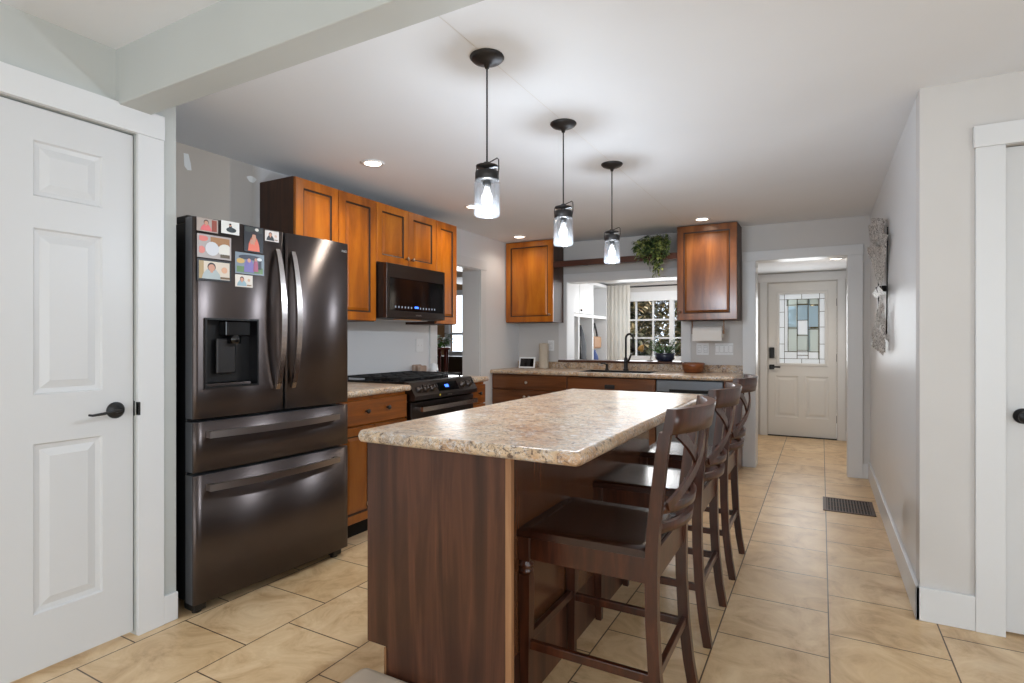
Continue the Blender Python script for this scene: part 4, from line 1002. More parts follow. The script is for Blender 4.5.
# ------------------------------------------------------------------ recessed lights
def downlight(x, y, z, label, power, parent=None):
    t = thing('ceiling_light', label, 'ceiling light', (x, y, z), 0, 'recessed ceiling lights', local=True)
    mb = MB(); mb.lathe([(0.050, -0.0005), (0.072, -0.0005), (0.070, -0.006), (0.056, -0.007), (0.050, -0.003)], (0, 0, 0), 32, cap=False); mb.build('trim_ring', 'porcelain', t)
    mb = MB(); mb.lathe([(0, -0.0005), (0.052, -0.0005), (0.052, -0.004), (0, -0.004)], (0, 0, 0), 32); mb.build('lens', 'led', t)
    l = bpy.data.lights.new('spot', 'SPOT'); l.energy = power; l.spot_size = math.radians(150); l.spot_blend = 0.7; l.color = (1, 0.9, 0.78); l.shadow_soft_size = 0.05
    lo = bpy.data.objects.new('spot', l); COL.objects.link(lo); lo.parent = t; lo.location = (0, 0, -0.012)
downlight(-2.43, 2.623, C, 'recessed ceiling light in front of the tall wall cabinet', 22)
downlight(-2.50, 3.875, C, 'recessed ceiling light partly hidden behind the nearest pendant', 22)
downlight(-2.80, 5.238, C, 'recessed ceiling light above the orange wall cabinet', 9)
downlight(-0.945, 5.272, C, 'recessed ceiling light above the knotty wall cabinet', 22)
downlight(0.13, 6.75, 2.07, 'recessed light in the entry ceiling', 34)

t = thing('flush_light', 'round white flush light on the mud room ceiling', 'ceiling light', (-1.75, 6.9, 2.03), local=True)  # unseen lamp added to brighten the mud room
mb = MB(); mb.lathe([(0, -0.0005), (0.13, -0.0005), (0.13, -0.02), (0, -0.02)], (0, 0, 0), 28); mb.build('base', 'porcelain', t)
mb = MB(); mb.lathe([(0, -0.0205), (0.12, -0.0205), (0.10, -0.05), (0.05, -0.065), (0, -0.068)], (0, 0, 0), 28); mb.build('diffuser', 'led', t)
l = bpy.data.lights.new('flush_lamp', 'POINT'); l.energy = 13; l.color = (0.97, 0.98, 1.0); l.shadow_soft_size = 0.1
lo = bpy.data.objects.new('flush_lamp', l); COL.objects.link(lo); lo.parent = t; lo.location = (0, 0, -0.18)
# unseen globe lamp added behind the camera as soft frontal fill
t = thing('chandelier', 'black dining room chandelier with three globes behind the camera', 'chandelier', (0.5, -1.2, 2.38), local=True)
mb = MB(); mb.lathe([(0, 0), (0.06, 0), (0.06, -0.02), (0.01, -0.03), (0.01, -0.55), (0.03, -0.57), (0, -0.60)], (0, 0, 0), 20); mb.build('stem', 'black', t)
for k in range(3):
    a = 2*PI*k/3+0.3; cx, cy = 0.24*math.cos(a), 0.24*math.sin(a)
    mb = MB(); mb.tube([(0, 0, -0.56), (cx*0.6, cy*0.6, -0.60), (cx, cy, -0.56)], 0.008, n=8, side=(0, 0, 1)); mb.build('arm', 'black', t)
    mb = MB(); mb.ball((cx, cy, -0.49), 0.06); mb.build('globe', 'bulb', t)
l = bpy.data.lights.new('chandelier_light', 'POINT'); l.energy = 23; l.color = (0.87, 0.94, 1.0); l.shadow_soft_size = 0.12
lo = bpy.data.objects.new('chandelier_light', l); COL.objects.link(lo); lo.parent = t; lo.location = (0, 0, -0.78)

# ------------------------------------------------------------------ shelf and hanging plant
mb = MB(); mb.box((-2.5365, 5.50, 2.000), (-1.2185, 5.545, 2.062), 0.003); mb.box((-2.5365, 5.545, 2.046), (-1.2185, 5.80, 2.062))
tag(mb.build('shelf', 'shelf_wood', loc=(-1.88, 5.65, 2.0)), 'dark wooden shelf bridging the two back wall cabinets', 'shelf')
t = thing('puck_light', 'small black puck light under the dark shelf', 'light', (-2.20, 5.60, 2.046))
mb = MB(); mb.lathe([(0, 0), (0.035, 0), (0.035, -0.03), (0.03, -0.036), (0, -0.036)], (-2.20, 5.61, 2.0455), 18); mb.build('housing', 'black', t)

def leaf(mb, p, d, L, W, up=(0, 0, 1), fold=0.25, mi=None):
    d = Vector(d).normalized(); s_ = d.cross(Vector(up)); s_ = s_.normalized() if s_.length > 0.01 else Vector((1, 0, 0)); u = s_.cross(d).normalized()
    p = Vector(p)
    prof = [(0, 0), (0.25, 0.8), (0.5, 1.0), (0.78, 0.6), (1.0, 0)]
    mid = [p+d*(L*a)-u*(L*0.3*a*a) for a, _ in prof]
    lv = [m+s_*(W/2*b)+u*(fold*W/2*b) for m, (_, b) in zip(mid, prof)]; rv = [m-s_*(W/2*b)+u*(fold*W/2*b) for m, (_, b) in zip(mid, prof)]
    ml = [mb.v(m) for m in mid]; l_ = [None]+[mb.v(x) for x in lv[1:-1]]+[None]; r_ = [None]+[mb.v(x) for x in rv[1:-1]]+[None]
    for side in (l_, r_):
        mb.f([ml[0], ml[1], side[1]], mi, True); mb.f([ml[3], ml[4], side[3]], mi, True)
        for k in (1, 2): mb.f([ml[k], ml[k+1], side[k+1], side[k]], mi, True)
rnd = random.Random(3)
t = thing('hanging_plant', 'trailing green pothos spilling over the dark shelf', 'potted plant', (-1.42, 5.62, 2.062))
mb = MB(); mb.lathe([(0, 0), (0.055, 0), (0.065, 0.10), (0.068, 0.10), (0.068, 0.11), (0.05, 0.11), (0, 0.105)], (-1.42, 5.64, 2.0625), 20); mb.build('pot', 'redwood', t)
mbl, mbv = MB(), MB()
for k in range(44):
    a = rnd.uniform(0, 2*PI); ln = rnd.uniform(0.15, 0.35)
    x0, y0 = -1.42+0.04*math.cos(a), 5.64+0.04*math.sin(a)
    ex = -1.42+rnd.uniform(-0.17, 0.15); ey = 5.50-rnd.uniform(0.02, 0.14) if rnd.random() < 0.85 else 5.64
    drop = rnd.uniform(0.03, 0.30) if k > 3 else rnd.uniform(0.30, 0.42)
    if k <= 3: ex = -1.44+0.02*k
    if ex > -1.36 or ex < -1.50: drop = min(drop, 0.16)
    top = 2.26-rnd.uniform(0, 0.05)
    P = [Vector((x0, y0, 2.17)), Vector(((x0+ex)/2, (y0+ey)/2, top)), Vector((ex, ey, top-0.06)), Vector((ex+rnd.uniform(-.03, .03), ey, top-0.06-drop*0.5)), Vector((ex+rnd.uniform(-.03, .03), ey, top-0.06-drop))]
    mbv.tube(P, 0.0016, n=4, side=(0, 1, 0))
    for q in range(int(10+drop*30)):
        f_ = rnd.uniform(0.25, 1)*3.999; i = int(f_); p = P[i].lerp(P[i+1], f_-i)
        ang = rnd.uniform(0, 2*PI)
        leaf(mbl, p, (math.cos(ang), math.sin(ang)-0.5, rnd.uniform(-1.1, 0.3)), rnd.uniform(0.035, 0.062), rnd.uniform(0.022, 0.036), fold=0.2)
mbl.build('foliage', 'leaf', t); mbv.build('vine', 'leaf', t)

# ------------------------------------------------------------------ items on the back counter
t = thing('smart_display', 'small white framed tablet display at left end of the sink counter', 'tablet', (-2.885, 5.57, 0.9005), 0.05, local=True)
mb = MB(); mb.T = Matrix.Rotation(-0.2, 4, 'X'); mb.box((-0.098, -0.006, 0.004), (0.098, 0.006, 0.128), 0.004); mb.build('frame', 'porcelain', t)
mb = MB(); mb.T = Matrix.Rotation(-0.2, 4, 'X'); mb.box((-0.082, -0.0075, 0.020), (0.082, -0.0055, 0.112)); mb.build('screen', 'blackgloss', t)
mb = MB(); mb.box((-0.04, 0.0, 0), (0.04, 0.06, 0.04), 0.006); mb.build('stand', 'porcelain', t)
t = thing('paper_roll', 'tall beige ribbed paper roll standing beside the tablet', 'paper roll', (-2.725, 5.68, 0.9005), local=True)
mb = MB(); P = []
mb.lathe([(0.02, 0), (0.052, 0), (0.054, 0.01), (0.053, 0.14), (0.054, 0.27), (0.052, 0.28), (0.02, 0.28)], (0, 0, 0), 24); mb.build('roll', 'paper_beige', t)
mb = MB(); mb.lathe([(0, 0.02), (0.019, 0.02), (0.019, 0.283), (0, 0.283)], (0, 0, 0), 14); mb.build('core', cm((150, 128, 100)), t)
def wall_plate(name, label, x, z, w_, h_, gang, outlet=False, yw=YB):
    t = thing(name, label, 'outlet' if outlet else 'light switch', (x, yw-0.003, z), 0, local=True)
    mb = MB(); mb.box((-w_/2, -0.0035, -h_/2), (w_/2, 0.0028, h_/2), 0.0015); mb.build('plate', 'porcelain', t)
    for g in range(gang):
        cx = -w_/2+w_*(g+0.5)/gang
        mb = MB(); mb.box((cx-0.0180, -0.0042, -0.035), (cx+0.0180, -0.0030, 0.035)); mb.build('recess', cm((150, 148, 146)), t)
        mb = MB(); mb.box((cx-0.0165, -0.0065, -0.033), (cx+0.0165, -0.003, 0.033), 0.0015); mb.build('receptacle' if outlet else 'rocker', 'porcelain', t)
        if outlet:
            mb = MB()
            for zz in (-0.017, 0.017):
                for xx in (-0.006, 0.006): mb.box((cx+xx-0.001, -0.0068, zz-0.005), (cx+xx+0.001, -0.0062, zz+0.005))
            mb.build('slots', 'gap', t)
wall_plate('wall_outlet', 'white wall outlet above the beige paper roll', -2.70, 1.155, 0.075, 0.118, 1, True)
wall_plate('wall_outlet', 'white two-gang outlet plate under the mounted paper towels', -1.038, 1.128, 0.117, 0.118, 2, True)
wall_plate('light_switch', 'white four-gang switch plate right of the two-gang outlet', -0.835, 1.130, 0.168, 0.118, 4)
t = thing('wall_plate', 'blank white wall plate on the wall above the range', 'wall plate', (XK+0.002, 3.955, 1.17), PI/2, local=True)
mb = MB(); mb.box((-0.05, -0.005, -0.058), (0.05, 0.0018, 0.058), 0.0015); mb.build('plate', 'porcelain', t)
mb = MB()
for xx in (-0.022, 0.022): mb.lathe([(0, -0.0062), (0.003, -0.0062), (0.003, -0.0048), (0, -0.0048)], (xx, 0, 0), 8, axis='y')
mb.build('screw', 'chrome', t)
t = thing('paper_towel_holder', 'white paper towel roll mounted under the knotty wall cabinet', 'paper towels', (-0.96, 5.66, 1.295), local=True)
mb = MB(); mb.lathe([(0.018, -0.135), (0.058, -0.135), (0.060, -0.13), (0.060, 0.13), (0.058, 0.135), (0.018, 0.135)], (0, 0, 0), 28, axis='x'); mb.box((-0.134, -0.0605, -0.085), (0.134, -0.0585, 0.0)); mb.build('roll', 'paper', t)
mb = MB(); mb.lathe([(0, -0.142), (0.017, -0.142), (0.017, 0.142), (0, 0.142)], (0, 0, 0), 12, axis='x')
for x in (-0.150, 0.142): mb.box((x, -0.02, -0.02), (x+0.008, 0.02, 0.1095), 0.002)
mb.build('bracket', 'edge_strip', t)
t = thing('wooden_bowl', 'round reddish wooden bowl on the back counter', 'bowl', (-1.085, 5.60, 0.9005), local=True)
mb = MB(); mb.lathe([(0, 0), (0.07, 0), (0.088, 0.01), (0.105, 0.06), (0.108, 0.095), (0.103, 0.097), (0.098, 0.06), (0.08, 0.02), (0, 0.014)], (0, 0, 0), 32); mb.build('bowl', 'bowl', t)

# items behind the range
t = thing('napkin_holder', 'crumpled beige stone-like holder behind the range', 'ornament', (-3.03, 3.845, 0.9145), local=True)
mb = MB(); rr = random.Random(5); prof = []
mb.box((-0.05, -0.055, 0), (0.05, 0.055, 0.035), 0.012, seg=3); mb.box((-0.045, -0.055, 0.03), (-0.01, 0.052, 0.092), 0.012, seg=3); mb.box((0.01, -0.05, 0.03), (0.045, 0.05, 0.084), 0.012, seg=3)
mb.build('holder', painted('mottled_stone', (176, 150, 132), 28, 0.7, 0.3, 60), t)
t = thing('ceramic_ornament', 'small white rounded ornament with a blue triangle beside the casing', 'ornament', (-3.06, 4.03-0.08, 0.9145), local=True)
t.location = (-2.95, 3.94, 0.9145)
mb = MB(); mb.lathe([(0, 0), (0.030, 0), (0.040, 0.02), (0.040, 0.055), (0.028, 0.085), (0.012, 0.10), (0, 0.102)], (0, 0, 0), 20); mb.build('body', 'porcelain', t)
mb = MB(); mb.quad([(0.0415, -0.016, 0.02), (0.0415, 0.016, 0.02), (0.036, 0.003, 0.065), (0.036, -0.003, 0.065)]); mb.build('blue_mark', cm((50, 84, 104)), t)

# ------------------------------------------------------------------ wall marks, register, art
mb = MB()
P = [(1.858, 2.262), (1.885, 2.264), (1.898, 2.215), (1.903, 2.176), (1.880, 2.172), (1.862, 2.19)]
mb.prism([(y_, z_) for y_, z_ in P], 'x', XK+0.0002, XK+0.0012)
tag(mb.build('filler_patch', 'patch', loc=(XK, 1.88, 2.21)), 'tall white filler patch on wall above the refrigerator', 'wall patch')
mb = MB(); mb.prism([(2.285+0.032*math.cos(a)*(1+0.2*math.sin(3*a)), 2.222+0.02*math.sin(a)) for a in [2*PI*k/14 for k in range(14)]], 'x', XK+0.0002, XK+0.0012)
tag(mb.build('filler_patch', 'patch', loc=(XK, 2.285, 2.22)), 'round white filler patch on wall beside the tall cabinet', 'wall patch')
t = thing('floor_register', 'brown metal floor vent register near the right baseboard', 'floor vent', (0.17, 4.78, 0))
mb = MB(); x0, x1, y0, y1 = 0.010, 0.332, 4.585, 4.975
for a, b in (((x0, y0, 0.0002), (x1, y0+0.022, 0.005)), ((x0, y1-0.022, 0.0002), (x1, y1, 0.005)), ((x0, y0+0.022, 0.0002), (x0+0.022, y1-0.022, 0.005)), ((x1-0.022, y0+0.022, 0.0002), (x1, y1-0.022, 0.005))): mb.box(a, b, 0.001)
mb.build('frame', 'brown_metal', t)
mb = MB(); mb.box((x0+0.02, y0+0.02, 0.0002), (x1-0.02, y1-0.02, 0.0012)); mb.build('opening', 'gap', t)
mb = MB()
for k in range(15): xx = x0+0.030+k*0.0187; mb.box((xx-0.004, y0+0.022, 0.0012), (xx+0.004, y1-0.022, 0.004))
for yy in (y0+0.13, y0+0.26): mb.box((x0+0.022, yy-0.004, 0.0012), (x1-0.022, yy+0.004, 0.0043))
mb.build('louvre', 'brown_metal', t)

t = thing('metal_wall_art', 'tall silver abstract metal sculpture of pinched fanned sheets on right wall', 'wall art', (XR-0.01, 4.42, 1.547), local=True)
ra = random.Random(11)
def blade(mb, tip_y, tip_z, wt, d0, tilt, n=8):
    """faceted sheet from the pinch to a wide tip: x depth from wall, y along wall, z up"""
    rows = []
    for i in range(n+1):
        q = i/n; wv = 0.012+wt*q**0.7
        rows.append([mb.v((-(0.02+(d0*0.55-0.02)*q)-0.6*tilt*s_*q+ra.uniform(-.008, .008)*q, tip_y*q+s_*wv, tip_z*q+(0.025*s_ if i == n else 0)+ra.uniform(-.006, .006))) for s_ in (-1, -0.4, 0.4, 1)])
    for A, B in zip(rows, rows[1:]):
        for k in range(3): mb.f([A[k], A[k+1], B[k+1], B[k]])
for ty, tz, wt, d0, tl in ((-0.30, 0.33, 0.07, 0.05, 0.035), (-0.17, 0.44, 0.08, 0.085, 0.05), (-0.02, 0.47, 0.09, 0.06, 0.045), (0.14, 0.45, 0.08, 0.09, 0.05), (0.28, 0.38, 0.07, 0.05, 0.035), (-0.10, 0.28, 0.10, 0.10, 0.05), (0.12, 0.30, 0.10, 0.105, 0.05)):
    mb = MB(); blade(mb, ty, tz, wt, d0, tl); mb.build('blade', 'art', t)
for ty, tz, wt, d0, tl in ((-0.24, -0.32, 0.055, 0.045, 0.03), (-0.13, -0.39, 0.06, 0.075, 0.045), (0.0, -0.41, 0.06, 0.055, 0.04), (0.12, -0.39, 0.055, 0.08, 0.045), (0.23, -0.30, 0.05, 0.045, 0.03)):
    mb = MB(); blade(mb, ty, tz, wt, d0, tl); mb.build('blade', 'art', t)
for s_ in (-1, 1):
    mb = MB(); a_, b_, c_, d_ = (-0.045, 0, 0.01), (-0.03, s_*0.30, 0.05), (-0.02, s_*0.31, -0.05), (-0.035, 0, -0.02)
    mb.quad([a_, b_, (-0.05, s_*0.28, 0.0), d_]); mb.quad([d_, (-0.05, s_*0.28, 0.0), c_, (-0.03, 0, -0.03)]); mb.build('side_fin', 'art', t)
mb = MB(); mb.tube([(-0.012, -0.32, 0.36), (-0.012, -0.30, -0.02), (-0.012, -0.25, -0.30)], 0.004, n=6, side=(1, 0, 0)); mb.tube([(-0.012, 0.30, 0.40), (-0.012, 0.30, 0.0), (-0.012, 0.24, -0.29)], 0.004, n=6, side=(1, 0, 0))
mb.tube([(0.008, 0.0, 0.01), (-0.02, 0.0, 0.01), (-0.045, 0, 0.0)], 0.02, n=8, side=(0, 1, 0)); mb.build('frame_rod', 'bronze', t)

# ------------------------------------------------------------------ mud room seen through the pass-through
wx0, wx1, wz0, wz1 = -2.61, -1.10, 0.97, 1.79
w1 = thing('window_1', 'white gridded mud room window looking onto shrubs', 'window', ((wx0+wx1)/2, YD, wz0)); w1['kind'] = 'structure'; del w1['category']
mb = MB()
for a, b in (((wx0-0.08, YD-0.02, wz0-0.08), (wx0+0.02, YD+0.03, wz1+0.11)), ((wx1-0.02, YD-0.02, wz0-0.08), (wx1+0.08, YD+0.03, wz1+0.11)), ((wx0, YD-0.02, wz1-0.02), (wx1, YD+0.03, wz1+0.11)), ((wx0, YD-0.02, wz0-0.08), (wx1, YD+0.03, wz0+0.025))): mb.box(a, b, 0.002)
mb.box((-1.85, YD-0.005, wz0), (-1.79, YD+0.06, wz1)); mb.build('window_frame', 'white', w1)
mb = MB()
for x in (-2.33, -2.085): mb.box((x-0.012, YD+0.03, wz0), (x+0.012, YD+0.055, wz1))
for x in (-1.44,): mb.box((x-0.012, YD+0.03, wz0), (x+0.012, YD+0.055, wz1))
for z in (1.248, 1.505): mb.box((wx0, YD+0.031, z-0.012), (wx1, YD+0.054, z+0.012))
mb.build('muntin', 'white', w1)
mb = MB(); mb.box((wx0, YD+0.040, wz0), (wx1, YD+0.044, wz1)); mb.build('pane', 'pane', w1)
mb = MB(); mb.tube([(-2.84, 7.815, 1.975), (-1.05, 7.815, 1.975)], 0.010, n=10, side=(0, 1, 0)); rod = mb.build('curtain_rod', 'bronze', loc=(-1.95, 7.78, 1.975)); tag(rod, 'dark curtain rod above the mud room window', 'curtain rod')
mb = MB(); nx = 60; R = []
for j, z in enumerate((2.0, 1.99, 1.97, 1.9, 1.4, 0.9, 0.3, 0.05)):
    R.append([mb.v((-2.80+0.42*i/nx, 7.775+0.024*math.sin(i*0.75)*(0.5 if j < 3 else 1)+0.006*math.sin(i*0.31+j), z)) for i in range(nx+1)])
for A, B in zip(R, R[1:]):
    for i in range(nx): mb.f([A[i], A[i+1], B[i+1], B[i]], smooth=True)
cu = mb.build('curtain', 'curtain', loc=(-2.58, 7.775, 0.05)); tag(cu, 'sheer off-white linen curtain left of the mud room window', 'curtain')
# lockers along the mud room left wall, open front facing +X
t = thing('locker_cabinet', 'white mud room locker unit with upper cubbies and coat bays', 'cabinet', (-2.92, 6.9, 0))
LY = [6.06, 6.28, 6.66, 7.16, 7.70]
mb = MB()
mb.box((-3.14, 6.04, 0), (-3.12, 7.74, 2.0))
for y_ in (6.05, 6.66, 7.16, 7.72): mb.box((-3.12, y_-0.018, 0), (-2.70, y_+0.018, 2.0), 0.001)
for z in (0.45, 1.535, 1.985): mb.box((-3.12, 6.068, z-0.02), (-2.702, 7.702, z+0.02), 0.001)
mb.build('carcass', 'white', t)
mb = MB(); mb.box((-2.715, 6.07, 1.56), (-2.697, 6.64, 1.96), 0.002); d = mb.build('door', 'white', t)
mb = MB(); mb.box((-2.715, 6.68, 1.56), (-2.697, 7.14, 1.96), 0.002); d = mb.build('door', 'white', t)
mb = MB(); mb.ball((-2.690, 6.72, 1.60), 0.014); mb.build('knob', 'black', d)
for yy in (6.9, 7.42):
    mb = MB(); mb.tube([(-3.119, yy, 1.46), (-2.85, yy, 1.46), (-2.80, yy, 1.45)], 0.006, n=6, side=(0, 1, 0)); mb.build('coat_hook', 'black', t)
mb = MB(); R = []
for z, a, b, cx in ((1.42, 0.02, 0.02, -2.80), (1.36, 0.03, 0.03, -2.79), (1.28, 0.07, 0.05, -2.79), (1.15, 0.10, 0.06, -2.785), (0.9, 0.13, 0.065, -2.78), (0.62, 0.14, 0.07, -2.78)):
    R.append([mb.v((cx+b*math.cos(q)*(1+0.1*math.sin(5*q)), 6.93+a*math.sin(q)*(1+0.06*math.sin(7*q)), z)) for q in [2*PI*k/20 for k in range(20)]])
for A, B in zip(R, R[1:]):
    for i in range(20): mb.f([A[i], A[(i+1) % 20], B[(i+1) % 20], B[i]], smooth=True)
mb.f(R[0][::-1]); mb.f(R[-1])
ct = mb.build('coat', painted('black_quilted_coat', (34, 36, 42), 6, 0.6, 0.4, 30), loc=(-2.79, 6.93, 0.62)); tag(ct, 'dark quilted coat hanging in the locker bay', 'coat')
mb = MB(); mb.tube([(-2.79, 6.86, 1.26), (-2.76, 6.82, 1.1), (-2.76, 6.81, 0.8)], 0.035, 0.03, n=10, side=(1, 0, 0)); mb.build('sleeve', M['black'], ct)
t = thing('shoulder_bag', 'tan handbag hanging in the far locker bay', 'bag', (-2.78, 7.45, 1.10))
mb = MB(); mb.box((-2.83, 7.32, 1.10), (-2.74, 7.62, 1.27), 0.03, seg=3); mb.build('body', cm((158, 122, 92), 0.6), t)
mb = MB(); mb.tube([(-2.785, 7.36, 1.25), (-2.785, 7.41, 1.36), (-2.79, 7.46, 1.45), (-2.785, 7.51, 1.36), (-2.785, 7.56, 1.25)], 0.012, n=8, side=(1, 0, 0)); mb.build('strap', 'black', t)
t = thing('drawstring_bag', 'blue cloth bag below the tan handbag', 'bag', (-2.80, 7.42, 0.82), local=True)
mb = MB(); mb.lathe([(0, 0), (0.08, 0.01), (0.09, 0.08), (0.07, 0.18), (0.04, 0.24), (0.045, 0.262), (0, 0.262)], (0, 0, 0), 16); mb.build('body', cm((50, 70, 120), 0.7), t)

# plant and lamp on the pass-through ledge
t = thing('potted_plant', 'leafy plant in a low dark blue bowl on the pass-through ledge', 'potted plant', (-1.435, 5.92, 0.9955))
mb = MB(); mb.lathe([(0, 0), (0.075, 0), (0.098, 0.03), (0.103, 0.085), (0.097, 0.088), (0.09, 0.07), (0, 0.07)], (-1.435, 5.92, 0.9955), 26); mb.build('pot', cm((44, 48, 66), 0.25), t)
mb = MB(); mb.lathe([(0, 0.071), (0.089, 0.071), (0.089, 0.074), (0, 0.076)], (-1.435, 5.92, 0.9955), 20); mb.build('soil', 'soil', t)
mb = MB(); rp = random.Random(9)
for k in range(80):
    a = rp.uniform(0, 2*PI); r = rp.uniform(0.0, 0.06); e = rp.uniform(0.3, 1.4); L = rp.uniform(0.05, 0.18)
    p = Vector((-1.435+r*math.cos(a), 5.92+r*math.sin(a), 1.07)); d_ = Vector((math.cos(a)*0.8, math.sin(a)*0.8, e)).normalized(); q = p+d_*L
    mb.tube([p, q], 0.0015, n=4, side=(1, 0, 0)); leaf(mb, q, d_+Vector((0, 0, -0.4)), rp.uniform(0.035, 0.06), rp.uniform(0.02, 0.034))
mb.build('foliage', 'leaf2', t)
t = thing('gooseneck_lamp', 'small silver gooseneck lamp with tan cone shade on the ledge', 'lamp', (-1.60, 5.96, 0.9955))
mb = MB(); mb.lathe([(0, 0), (0.035, 0), (0.033, 0.01), (0, 0.014)], (-1.605, 5.965, 0.9955), 18); mb.build('base', 'chrome', t)
mb = MB(); mb.tube([(-1.605, 5.965, 1.005), (-1.575, 5.965, 1.10), (-1.565, 5.965, 1.18), (-1.59, 5.965, 1.215), (-1.64, 5.965, 1.20), (-1.68, 5.965, 1.165)], 0.005, n=8, side=(0, 1, 0)); mb.build('arm', 'chrome', t)
mb = MB(); mb.T = Matrix.Translation((-1.68, 5.965, 1.165)) @ Matrix.Rotation(0.5, 4, 'Y'); mb.lathe([(0.010, 0.0), (0.030, -0.03), (0.036, -0.07), (0.033, -0.07), (0.027, -0.03), (0.006, -0.004)], (0, 0, 0), 18); mb.build('shade', cm((206, 158, 84), 0.4), t)

# ------------------------------------------------------------------ room beyond the side opening
w2 = thing('window_2', 'bright sash window in the room beyond the side opening', 'window', (-4.81, 7.3, 1.03)); w2['kind'] = 'structure'; del w2['category']
mb = MB()
for a, b in (((-5.23, 7.27, 0.97), (-5.15, 7.33, 2.0)), ((-4.47, 7.27, 0.97), (-4.39, 7.33, 2.0)), ((-5.23, 7.27, 1.92), (-4.39, 7.33, 2.0)), ((-5.23, 7.27, 0.97), (-4.39, 7.33, 1.04)), ((-5.15, 7.30, 1.30), (-4.47, 7.34, 1.335))): mb.box(a, b, 0.002)
mb.build('window_frame', cm((196, 200, 204)), w2)
mb = MB(); mb.box((-5.17, 7.345, 1.03), (-4.45, 7.35, 1.93)); mb.build('pane', 'pane', w2)
t = thing('plant_stand', 'tall red mahogany spindle plant stand beyond the side opening', 'plant stand', (-4.13, 5.6, 0), 0, local=True)
mb = MB(); mb.lathe([(0, 1.10), (0.15, 1.10), (0.16, 1.11), (0.15, 1.13), (0, 1.13)], (0, 0, 0), 24); mb.build('top', 'redwood', t)
mb = MB(); mb.lathe([(0, 0.30), (0.14, 0.30), (0.14, 0.32), (0, 0.32)], (0, 0, 0), 24); mb.build('lower_shelf', 'redwood', t)
for k in range(9):
    a = 2*PI*k/9; mb = MB(); mb.tube([(0.12*math.cos(a), 0.12*math.sin(a), 0.0), (0.11*math.cos(a), 0.11*math.sin(a), 0.6), (0.12*math.cos(a), 0.12*math.sin(a), 1.10)], 0.011, n=8, side=(1, 0, 0)); mb.build('spindle', 'redwood', t)
t = thing('potted_plant', 'bushy green plant on top of the mahogany stand', 'potted plant', (-4.13, 5.6, 1.131), local=True)
mb = MB(); mb.lathe([(0, 0), (0.05, 0), (0.07, 0.07), (0.06, 0.07), (0, 0.06)], (0, 0, 0), 18); mb.build('pot', 'porcelain', t)
mb = MB()
for k in range(120):
    a = rp.uniform(0, 2*PI); L = rp.uniform(0.03, 0.17); e = rp.uniform(-0.2, 1.0)
    d_ = Vector((math.cos(a), math.sin(a), e)).normalized(); q = Vector((0, 0, 0.06))+d_*L; leaf(mb, q, d_+Vector((0, 0, -0.3)), rp.uniform(0.06, 0.10), rp.uniform(0.03, 0.045))
mb.build('foliage', 'leaf2', t)
t = thing('credenza', 'black storage chest with white knob under the far window', 'cabinet', (-4.85, 6.95, 0))
mb = MB(); mb.box((-5.4, 6.75, 0.05), (-4.3, 7.2, 0.98), 0.004); mb.build('body', cm((34, 26, 24)), t)
mb = MB(); mb.box((-5.35, 6.735, 0.1), (-4.86, 6.75, 0.95), 0.002); d = mb.build('door', cm((38, 30, 27)), t)
mb = MB(); mb.box((-4.84, 6.735, 0.1), (-4.35, 6.75, 0.95), 0.002); mb.build('door', cm((38, 30, 27)), t)
mb = MB(); mb.ball((-4.98, 6.715, 0.83), 0.035); mb.build('knob', 'porcelain', d)
mb = MB(); mb.box((-5.36, 6.78, 0), (-4.34, 7.16, 0.0495)); mb.build('plinth', 'black', t)

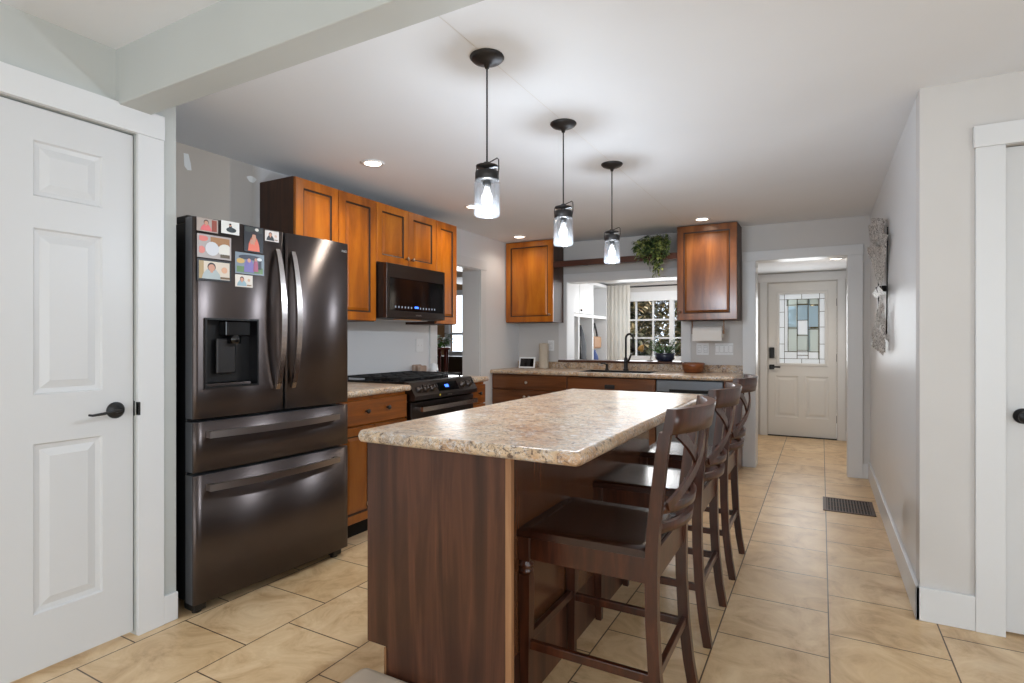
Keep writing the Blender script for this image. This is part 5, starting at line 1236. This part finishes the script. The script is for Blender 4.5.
# ------------------------------------------------------------------ outdoors
mb = MB(); mb.box((-9, 8.05, -0.3), (6, 22, -0.2)); S(mb, 'ground', 'snow', 'pale ground outside the window')
rb = random.Random(21)
for i, (x, y_, r, h) in enumerate(((-3.45, 10.2, 0.88, 2.7), (-1.55, 10.4, 0.9, 2.5), (-3.4, 12.3, 1.15, 3.4), (0.25, 12.6, 0.9, 2.6))):
    lab = ('dense shrub outside, left half of the mud room window', 'tan-leaved shrub outside, right half of the mud room window', 'taller shrub outside, behind the left one', 'shrub outside beyond the front door')[i]
    t = thing('shrub', lab, 'shrub', (x, y_, -0.2), 0, 'shrubs outside', local=True)
    mb = MB()
    for k in range(6000):
        a = rb.uniform(0, 2*PI); v = rb.random()**0.5; z = rb.uniform(0.1, 1)*h; rr = r*math.sqrt(max(0.05, 1-((z/h-0.45)/0.6)**2))*v
        p = (rr*math.cos(a), rr*math.sin(a), z); leaf(mb, p, (rb.uniform(-1, 1), rb.uniform(-1, 1), rb.uniform(-.6, .8)), rb.uniform(0.11, 0.18), rb.uniform(0.07, 0.11))
    mb.build('foliage', 'bush', t)
    mb = MB()
    for k in range(5): a = 2*PI*k/5; mb.tube([(0.05*math.cos(a), 0.05*math.sin(a), 0), (0.2*math.cos(a), 0.2*math.sin(a), h*0.45), (0.45*r*math.cos(a), 0.45*r*math.sin(a), h*0.85)], 0.025, n=6, side=(1, 0, 0), taper=lambda q: 1-0.7*q)
    mb.build('stem', 'soil', t)

# unseen windows added behind the camera to carry the fill panels
for i, (a, b) in enumerate(((-1.75, -0.05), (0.85, 2.55))):
    w_ = thing('window_%d' % (3+i), 'dining room window behind the camera, %s' % ('left' if i == 0 else 'right'), None, ((a+b)/2, -2.95, 0.7)); w_['kind'] = 'structure'
    mb = MB()
    for p, q in (((a, -2.99, 0.7), (a+0.05, -2.92, 2.0)), ((b-0.05, -2.99, 0.7), (b, -2.92, 2.0)), ((a, -2.99, 0.7), (b, -2.92, 0.75)), ((a, -2.99, 1.95), (b, -2.92, 2.0)), (((a+b)/2-0.02, -2.98, 0.7), ((a+b)/2+0.02, -2.93, 2.0))): mb.box(p, q)
    mb.build('window_frame', 'white', w_)

# ------------------------------------------------------------------ tidy
for o in bpy.data.objects:
    if '_o' in o: del o['_o']
